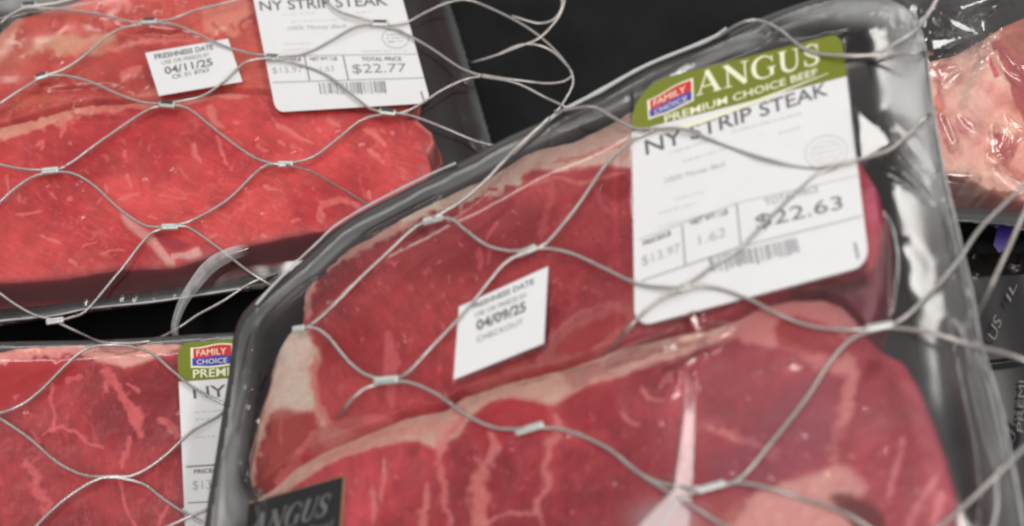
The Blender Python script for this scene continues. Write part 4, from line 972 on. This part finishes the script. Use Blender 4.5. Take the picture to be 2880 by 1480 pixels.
# pale swoosh under the heading
a = catmull([(1850, 372), (1960, 340), (2100, 290), (2250, 235), (2330, 205)], 12); b = catmull([(1850, 378), (1960, 352), (2100, 300), (2250, 240), (2330, 207)], 12); n_ = min(len(a), len(b))
p.add(np.r_[a[:n_, 0], b[:n_, 0]], np.r_[a[:n_, 1], b[:n_, 1]], [(i, i + 1, n_ + i + 1, n_ + i) for i in range(n_ - 1)], 0.00030)
p.link("lettering", CREAM, labC)
p = Print(sfC); p.text("NY STRIP STEAK", [(1812, 395), (2324, 230), (2330, 267), (1817, 437)], bold=.012)
p.text("PRICE/LB", [(1808, 679), (1886, 648), (1888, 661), (1810, 692)], bold=.03); p.text("NET WT / LB", [(1942, 619), (2046, 587), (2048, 602), (1944, 634)], bold=.025); p.text("$22.63", [(2122, 606), (2366, 549), (2372, 592), (2130, 650)])
p.link("lettering", INK, labC)
p = Print(sfC); p.text("TOTAL PRICE", [(2148, 560), (2300, 522), (2302, 539), (2152, 580)]); p.bar((1919, 634), (1927, 746), 4); p.bar((2072, 573), (2084, 694), 4); barcode(p, [(1992, 724), (2242, 668), (2252, 714), (2003, 774)], 8); p.bar((2404, 682), (2414, 728), 7); p.bar((1804, 790), (2086, 693), 3); p.bar((2086, 693), (2424, 608), 2.5); p.link("lettering", INK2, labC)
p = Print(sfC); p.bar((1796, 675), (2074, 571), 2.5); p.bar((2074, 571), (2420, 492), 2.0); p.text("100% Money Back", [(1866, 502), (2040, 452), (2043, 470), (1869, 522)], shear=.3)
p.text("1.62", [(1964, 664), (2040, 638), (2042, 664), (1967, 690)]); p.text("$13.97", [(1803, 722), (1912, 683), (1914, 712), (1807, 752)]); p.link("lettering", INK3, labC)
p = Print(sfC); ellipse(p, 2324, 428, 60, 46, 4, -12); ellipse(p, 2324, 428, 44, 30, 3, -12); scribbles(p, [(2290, 420, 2355, 405), (2288, 435, 2358, 420), (2300, 448, 2350, 438), (1885, 430, 2010, 390), (2060, 370, 2255, 318), (1920, 455, 2050, 415), (2190, 375, 2250, 358), (1850, 600, 1960, 570), (1850, 640, 1990, 600), (1900, 560, 1980, 540)], 19, 5); p.link("small_print", INK4, labC)

DC = [(1291, 863), (1542, 749), (1530, 966), (1275, 1069)]
sfDC = Surf(PC, 0.0060, 6, 0.0002)
dC = paper("date_sticker", sfDC, DC, (0, 0, 0, 0), PAPER, pkC)
p = Print(sfDC); p.text("FRESHNESS DATE", [(1328, 856), (1502, 782), (1502, 799), (1329, 871)], bold=.02); p.text("04/09/25", [(1338, 902), (1478, 846), (1480, 876), (1342, 932)], bold=.03); p.link("lettering", INK, dC)
p = Print(sfDC); p.text("USE OR FREEZE BY", [(1335, 880), (1482, 822), (1483, 835), (1336, 893)], bold=.01); p.text("CHECKOUT", [(1340, 948), (1470, 896), (1472, 911), (1341, 964)], bold=.01); p.link("lettering", INK2, dC)

NB = [(700, 1414), (969, 1338), (948, 1640), (668, 1720)]
sfN = Surf(PC, 0.0052, 7, 0.0001)
nb = paper("black_sticker", sfN, NB, (0, 0, 0, 0), BLACKINK, pkC)
p = Print(sfN); p.bar((969, 1338), (955, 1540), 7); p.bar((702, 1414), (969, 1338), 2.5); p.link("gold_edge", GOLD, nb)
p = Print(sfN); p.serif("ANGUS", [(705, 1452), (925, 1388), (915, 1450), (695, 1518)], 3.5, shear=0.06); p.text("Brand", [(868, 1480), (940, 1459), (938, 1482), (865, 1503)], shear=.2); p.link("lettering", SILVER, nb)

# curled translucent strip of film standing off the left edge of the front package
def film_loop():
    P = catmull([(700, 700), (642, 718), (590, 750), (548, 800), (515, 850), (494, 905), (492, 940), (504, 962)], 6); n = len(P); k = 7
    t = np.linspace(0, 1, n); T = np.gradient(P, axis=0); T /= np.linalg.norm(T, axis=1)[:, None]; N = np.stack([-T[:, 1], T[:, 0]], 1)
    V = []; d0 = depth(P[:, 0], P[:, 1], PA, 0.012) ; 
    for j in range(k):
        q = (j / (k - 1) - 0.5) * 2; wv = (15 + 5 * np.sin(t * 5)) * q
        x = P[:, 0] + N[:, 0] * wv; y = P[:, 1] + N[:, 1] * wv
        V.append(CAM_LOC + ray(x, y) * (d0 + 0.0022 * q * q)[:, None])
    V = np.stack(V, 1).reshape(-1, 3); V = (V - PC.o) @ PC.M.T
    F = [(i * k + j, i * k + j + 1, (i + 1) * k + j + 1, (i + 1) * k + j) for i in range(n - 1) for j in range(k - 1)]
    J = np.tile(np.abs(np.linspace(-1, 1, k)), n); ends = np.repeat(smoothstep(0, 0.16, t) * smoothstep(1, 0.85, t), k); m = 0.32 + 0.28 * J ** 3 + 0.25 * (fbm(V[:, 0] / .002, V[:, 1] / .004, 9, 2) - .5)
    mesh_obj("film_strip", V, F, FILM, pkC, True, {"milk_glare": np.clip(m * ends, 0, 1)})
film_loop()

# ================================================================== THE CABLE NET
net = bpy.data.objects.new("cable_net", None); COL.objects.link(net); net.empty_display_size = 0.02
tag(net, "steel wire rope net with crimped ferrules draped over all the packages", "net")
def net_pts(pts, la, lb=None, h=0.006):
    """points of a strand; la, lb: 0 = lying over the rear packages, 1 = over the front one"""
    if lb is None: lb = la
    P = catmull([(q[0], q[1], q[2] if len(q) > 2 else 0.0) for q in pts], 9); t = np.linspace(0, 1, len(P)); h = h + P[:, 2]
    l = la + (lb - la) * t
    kb = smoothstep(925, 985, P[:, 1])
    dA = depth(P[:, 0], P[:, 1], PA, h + 0.0008) * (1 - kb) + depth(P[:, 0], P[:, 1], PB, h + 0.001) * kb; dC_ = depth(P[:, 0], P[:, 1], PC, h + 0.0018)
    d = dA * (1 - l) + dC_ * l
    return CAM_LOC + ray(P[:, 0], P[:, 1]) * d[:, None], P
def cable(pts, la=0, lb=None, r=0.00064, h=0.0052):
    L, P = net_pts(pts, la, lb, h)
    L = L + np.array([0, 0, 1]) * (0.0006 * np.sin(P[:, 0] / 37.0))[:, None]
    return tube("cable", L, r, STEEL, net, 8, 1, 900.0)
fr_rng = np.random.RandomState(4)
def ferrule(x, y, ang, lev, slot=False, L=46, h=0.0052, wpx=20):
    ang += fr_rng.uniform(-4, 4); L *= fr_rng.uniform(0.92, 1.1); wpx *= fr_rng.uniform(0.92, 1.1)
    c, s = math.cos(math.radians(ang)), math.sin(math.radians(ang))
    W_, P = net_pts([(x - c * L / 2, y + s * L / 2), (x + c * L / 2, y - s * L / 2)], lev, lev, h)
    a, b = W_[0], W_[-1]; ax = b - a; ln = np.linalg.norm(ax); ax /= ln
    up = np.array(PC.n if lev > 0.5 else (0, 0, 1.0)); sd = np.cross(ax, up); sd /= np.linalg.norm(sd); up = np.cross(sd, ax)
    hw = ln * (wpx / L) / 2; hh = hw * 0.62; k = 16; V = []; F = []
    prof = [(0.0, 0.80), (0.04, 0.97), (0.10, 1.03), (0.2, 0.96), (0.35, 1.0), (0.65, 1.0), (0.8, 0.96), (0.90, 1.03), (0.96, 0.97), (1.0, 0.80)]
    for t, q in prof:
        for j in range(k):
            th = 2 * math.pi * j / k; cx = math.copysign(abs(math.cos(th)) ** 0.75, math.cos(th)); sy = math.copysign(abs(math.sin(th)) ** 0.75, math.sin(th))
            V.append(a + ax * ln * t + sd * hw * q * cx + up * hh * q * sy)
    n = len(prof)
    F = [(i * k + j, i * k + (j + 1) % k, (i + 1) * k + (j + 1) % k, (i + 1) * k + j) for i in range(n - 1) for j in range(k)]
    F.append(tuple(reversed(range(k)))); F.append(tuple((n - 1) * k + j for j in range(k)))
    f = mesh_obj("ferrule", V, F, FERR, net, True)
    if slot:
        V = []; 
        upv = -sd if (sd @ RC[:, 1]) < 0 else sd                # side turned to the rear
        for t in (0.10, 0.88):
            for q, e in ((-0.05, 1.10), (0.65, 1.08), (1.10, 0.45), (1.10, -0.2), (0.5, -0.2)):
                V.append(a + ax * ln * t + upv * hw * q + up * hh * e)
        F = [(0, 1, 6, 5), (1, 2, 7, 6), (2, 3, 8, 7), (3, 4, 9, 8), (4, 0, 5, 9), (0, 4, 3, 2, 1), (5, 6, 7, 8, 9)]
        mesh_obj("seam", V, F, SLOT, f, False)
    return f

rear = [
 [(0, 66), (40, 38), (80, 22), (115, 18)], [(80, 20), (140, 10), (210, -6), (260, -20)], [(100, 24), (170, 24), (280, 42), (350, 58), (419, 63)],
 [(419, 57), (480, 56), (560, 28), (650, 2), (690, -12)], [(419, 65), (380, 70), (320, 92), (240, 155), (180, 192), (117, 215)],
 [(117, 218), (60, 255), (0, 292), (-40, 320)], [(419, 60), (500, 74), (600, 116), (700, 150), (765, 160)], [(117, 213), (180, 211), (250, 230), (330, 265), (400, 286), (470, 293)],
 [(765, 166), (690, 176), (620, 235), (560, 275), (470, 292)], [(470, 298), (410, 310), (300, 388), (190, 462), (141, 480)], [(470, 295), (530, 308), (600, 360), (700, 435), (750, 458), (803, 463)],
 [(141, 478), (70, 478), (0, 464), (-40, 455)], [(141, 484), (95, 498), (40, 535), (0, 568), (-30, 590)], [(141, 482), (200, 486), (260, 520), (340, 592), (410, 634), (478, 638)],
 [(1069, 66), (1000, 78), (930, 114), (850, 150), (765, 158)], [(1069, 62), (1000, 50), (945, 28), (905, -14)],
 [(1069, 68), (1140, 63), (1200, 36), (1270, 6), (1330, 2), (1440, 55), (1530, 112), (1590, 175), (1612, 222), (1600, 262), (1560, 320), (1525, 352), (1490, 385)],
 [(1069, 70), (1125, 86), (1200, 130), (1290, 188), (1354, 211)], [(1354, 214), (1310, 222), (1250, 252), (1180, 296), (1130, 316), (1090, 318)],
 [(1354, 209), (1440, 226), (1530, 234), (1585, 228), (1610, 212)], [(1354, 214), (1450, 236), (1530, 272), (1600, 304), (1650, 330, -.01)],
 [(765, 164), (850, 182), (920, 212), (990, 268), (1040, 305), (1090, 316)], [(1090, 318), (1020, 338), (950, 392), (880, 440), (803, 462)],
 [(1090, 314), (1150, 324), (1250, 362), (1340, 396), (1400, 414), (1470, 440, -.01)], [(803, 465), (740, 472), (640, 560), (540, 622), (478, 637)],
 [(478, 640), (530, 642), (620, 702), (705, 768), (790, 820, -.006), (860, 850, -.01)], [(478, 640), (430, 652), (395, 685), (340, 760), (250, 868), (200, 892), (155, 900)],
 [(155, 898), (100, 888), (50, 862), (0, 826), (-30, 800)], [(155, 903), (215, 932), (280, 962), (340, 966), (430, 956), (500, 925), (560, 885), (620, 850), (700, 800), (780, 770, -.006)],
 [(-30, 1170), (40, 1150), (100, 1112), (190, 1020), (250, 980), (340, 972), (420, 990), (480, 1040), (545, 1092), (620, 1130), (700, 1170, -.004)],
 [(-20, 1165), (80, 1232), (160, 1300), (240, 1338), (321, 1341), (380, 1334), (460, 1285), (540, 1215), (615, 1168), (690, 1110, -.004)],
 [(90, 1495), (140, 1440), (200, 1390), (270, 1352), (321, 1344), (400, 1360), (460, 1405), (530, 1450), (620, 1500)], [(420, 1500), (480, 1478), (540, 1452), (640, 1410)],
 [(1580, -10), (1578, 25), (1555, 55), (1510, 66), (1440, 48)], [(1590, -5), (1572, 45), (1520, 105), (1470, 130), (1400, 155), (1335, 172, -.004), (1318, 176, -.015), (1306, 180, -.036)],
 [(1400, 155), (1460, 130), (1515, 128), (1560, 148), (1600, 190)],
]
for s_ in rear: cable(s_, 0)
cable([(803, 465), (870, 480), (960, 532), (1030, 575), (1120, 625), (1170, 638), (1218, 622)], 0, 1)
front = [
 [(1545, 330, -.004), (1440, 432), (1360, 512), (1285, 574), (1218, 616)],
 [(1990, 130, -.012), (2038, 90, -.004), (2085, 65), (2130, 60), (2190, 84), (2250, 128), (2310, 152), (2400, 161), (2470, 147), (2540, 108), (2571, 90), (2604, 50), (2640, -10)],
 [(2250, 132), (2330, 156), (2420, 158), (2500, 152), (2575, 150), (2600, 151, -.004), (2618, 153, -.025)],
 [(1560, 312, -.004), (1660, 303), (1720, 330), (1780, 358), (1850, 362), (1930, 368), (2050, 412), (2160, 452), (2300, 472), (2420, 448), (2500, 420), (2545, 388), (2590, 343), (2612, 325, -.003), (2630, 308, -.025)],
 [(2350, 470), (2300, 488), (2250, 530), (2180, 598), (2120, 660), (2080, 700), (2000, 752), (1960, 782), (1916, 808)],
 [(1218, 616), (1270, 618), (1310, 648), (1370, 690), (1430, 708), (1482, 706)], [(1218, 622), (1160, 645), (1060, 738), (950, 848), (880, 908), (840, 928)],
 [(1482, 702), (1530, 688), (1590, 622), (1640, 558), (1700, 470), (1750, 418), (1790, 385), (1840, 366)], [(1482, 704), (1540, 698), (1610, 714), (1700, 758), (1800, 798), (1916, 814)],
 [(1482, 710), (1430, 735), (1385, 780), (1300, 885), (1200, 994), (1140, 1052), (1086, 1068)], [(840, 922), (885, 922), (925, 950), (980, 1018), (1030, 1056), (1086, 1066)],
 [(1086, 1072), (1150, 1076), (1230, 1112), (1310, 1166), (1400, 1206), (1489, 1207)], [(1086, 1076), (1035, 1090), (995, 1120), (965, 1155, -.003), (935, 1195, -.014)],
 [(1489, 1204), (1560, 1204), (1620, 1220), (1720, 1270), (1790, 1325), (1860, 1360), (1930, 1372), (1999, 1370)], [(1740, 1285), (1800, 1332), (1880, 1385), (1960, 1432), (2010, 1462), (2080, 1500)],
 [(1916, 810), (1975, 804), (2040, 815), (2110, 845), (2180, 882), (2280, 916), (2380, 930), (2473, 921)], [(1916, 818), (1870, 835), (1820, 868), (1775, 915), (1745, 950, -.004), (1700, 1010, -.014)],
 [(2473, 915), (2530, 902), (2600, 842), (2690, 740), (2755, 645), (2830, 570), (2880, 520), (2920, 480)], [(2720, 960, -.02), (2755, 878, -.008), (2790, 800), (2835, 700), (2880, 600), (2900, 560)],
 [(2473, 917), (2550, 926), (2640, 944), (2780, 982), (2880, 1014), (2930, 1030)], [(2473, 925), (2400, 952), (2335, 1018), (2270, 1118), (2160, 1258), (2100, 1330), (2050, 1362), (1999, 1372)],
 [(1999, 1368), (2070, 1358), (2160, 1374), (2280, 1408), (2380, 1448), (2460, 1495)], [(1999, 1374), (1950, 1385), (1900, 1425), (1855, 1490)],
 [(2620, 1500), (2700, 1435), (2780, 1360), (2880, 1262), (2930, 1215)],
]
for s_ in front: cable(s_, 1, r=0.00070)
for x, y, a in ((82, 17, 0), (419, 60, 0), (117, 215, 14), (470, 295, -4), (1069, 66, -4), (765, 162, -3), (1090, 316, -3)): ferrule(x, y, a, 0, True, 42)
for x, y, a in ((141, 480, 2), (803, 462, 2), (478, 638, 4), (155, 903, 8)): ferrule(x, y, a, 0, False, 46)
for x, y, a, L in ((1218, 618, 18, 62), (1482, 706, 22, 56), (1086, 1070, 4, 70), (1916, 812, 12, 60), (1489, 1206, 17, 80), (2473, 919, 10, 74), (1999, 1370, 17, 80)): ferrule(x, y, a, 1, False, L, wpx=23)
ferrule(840, 925, 10, 1, False, 36, wpx=18)
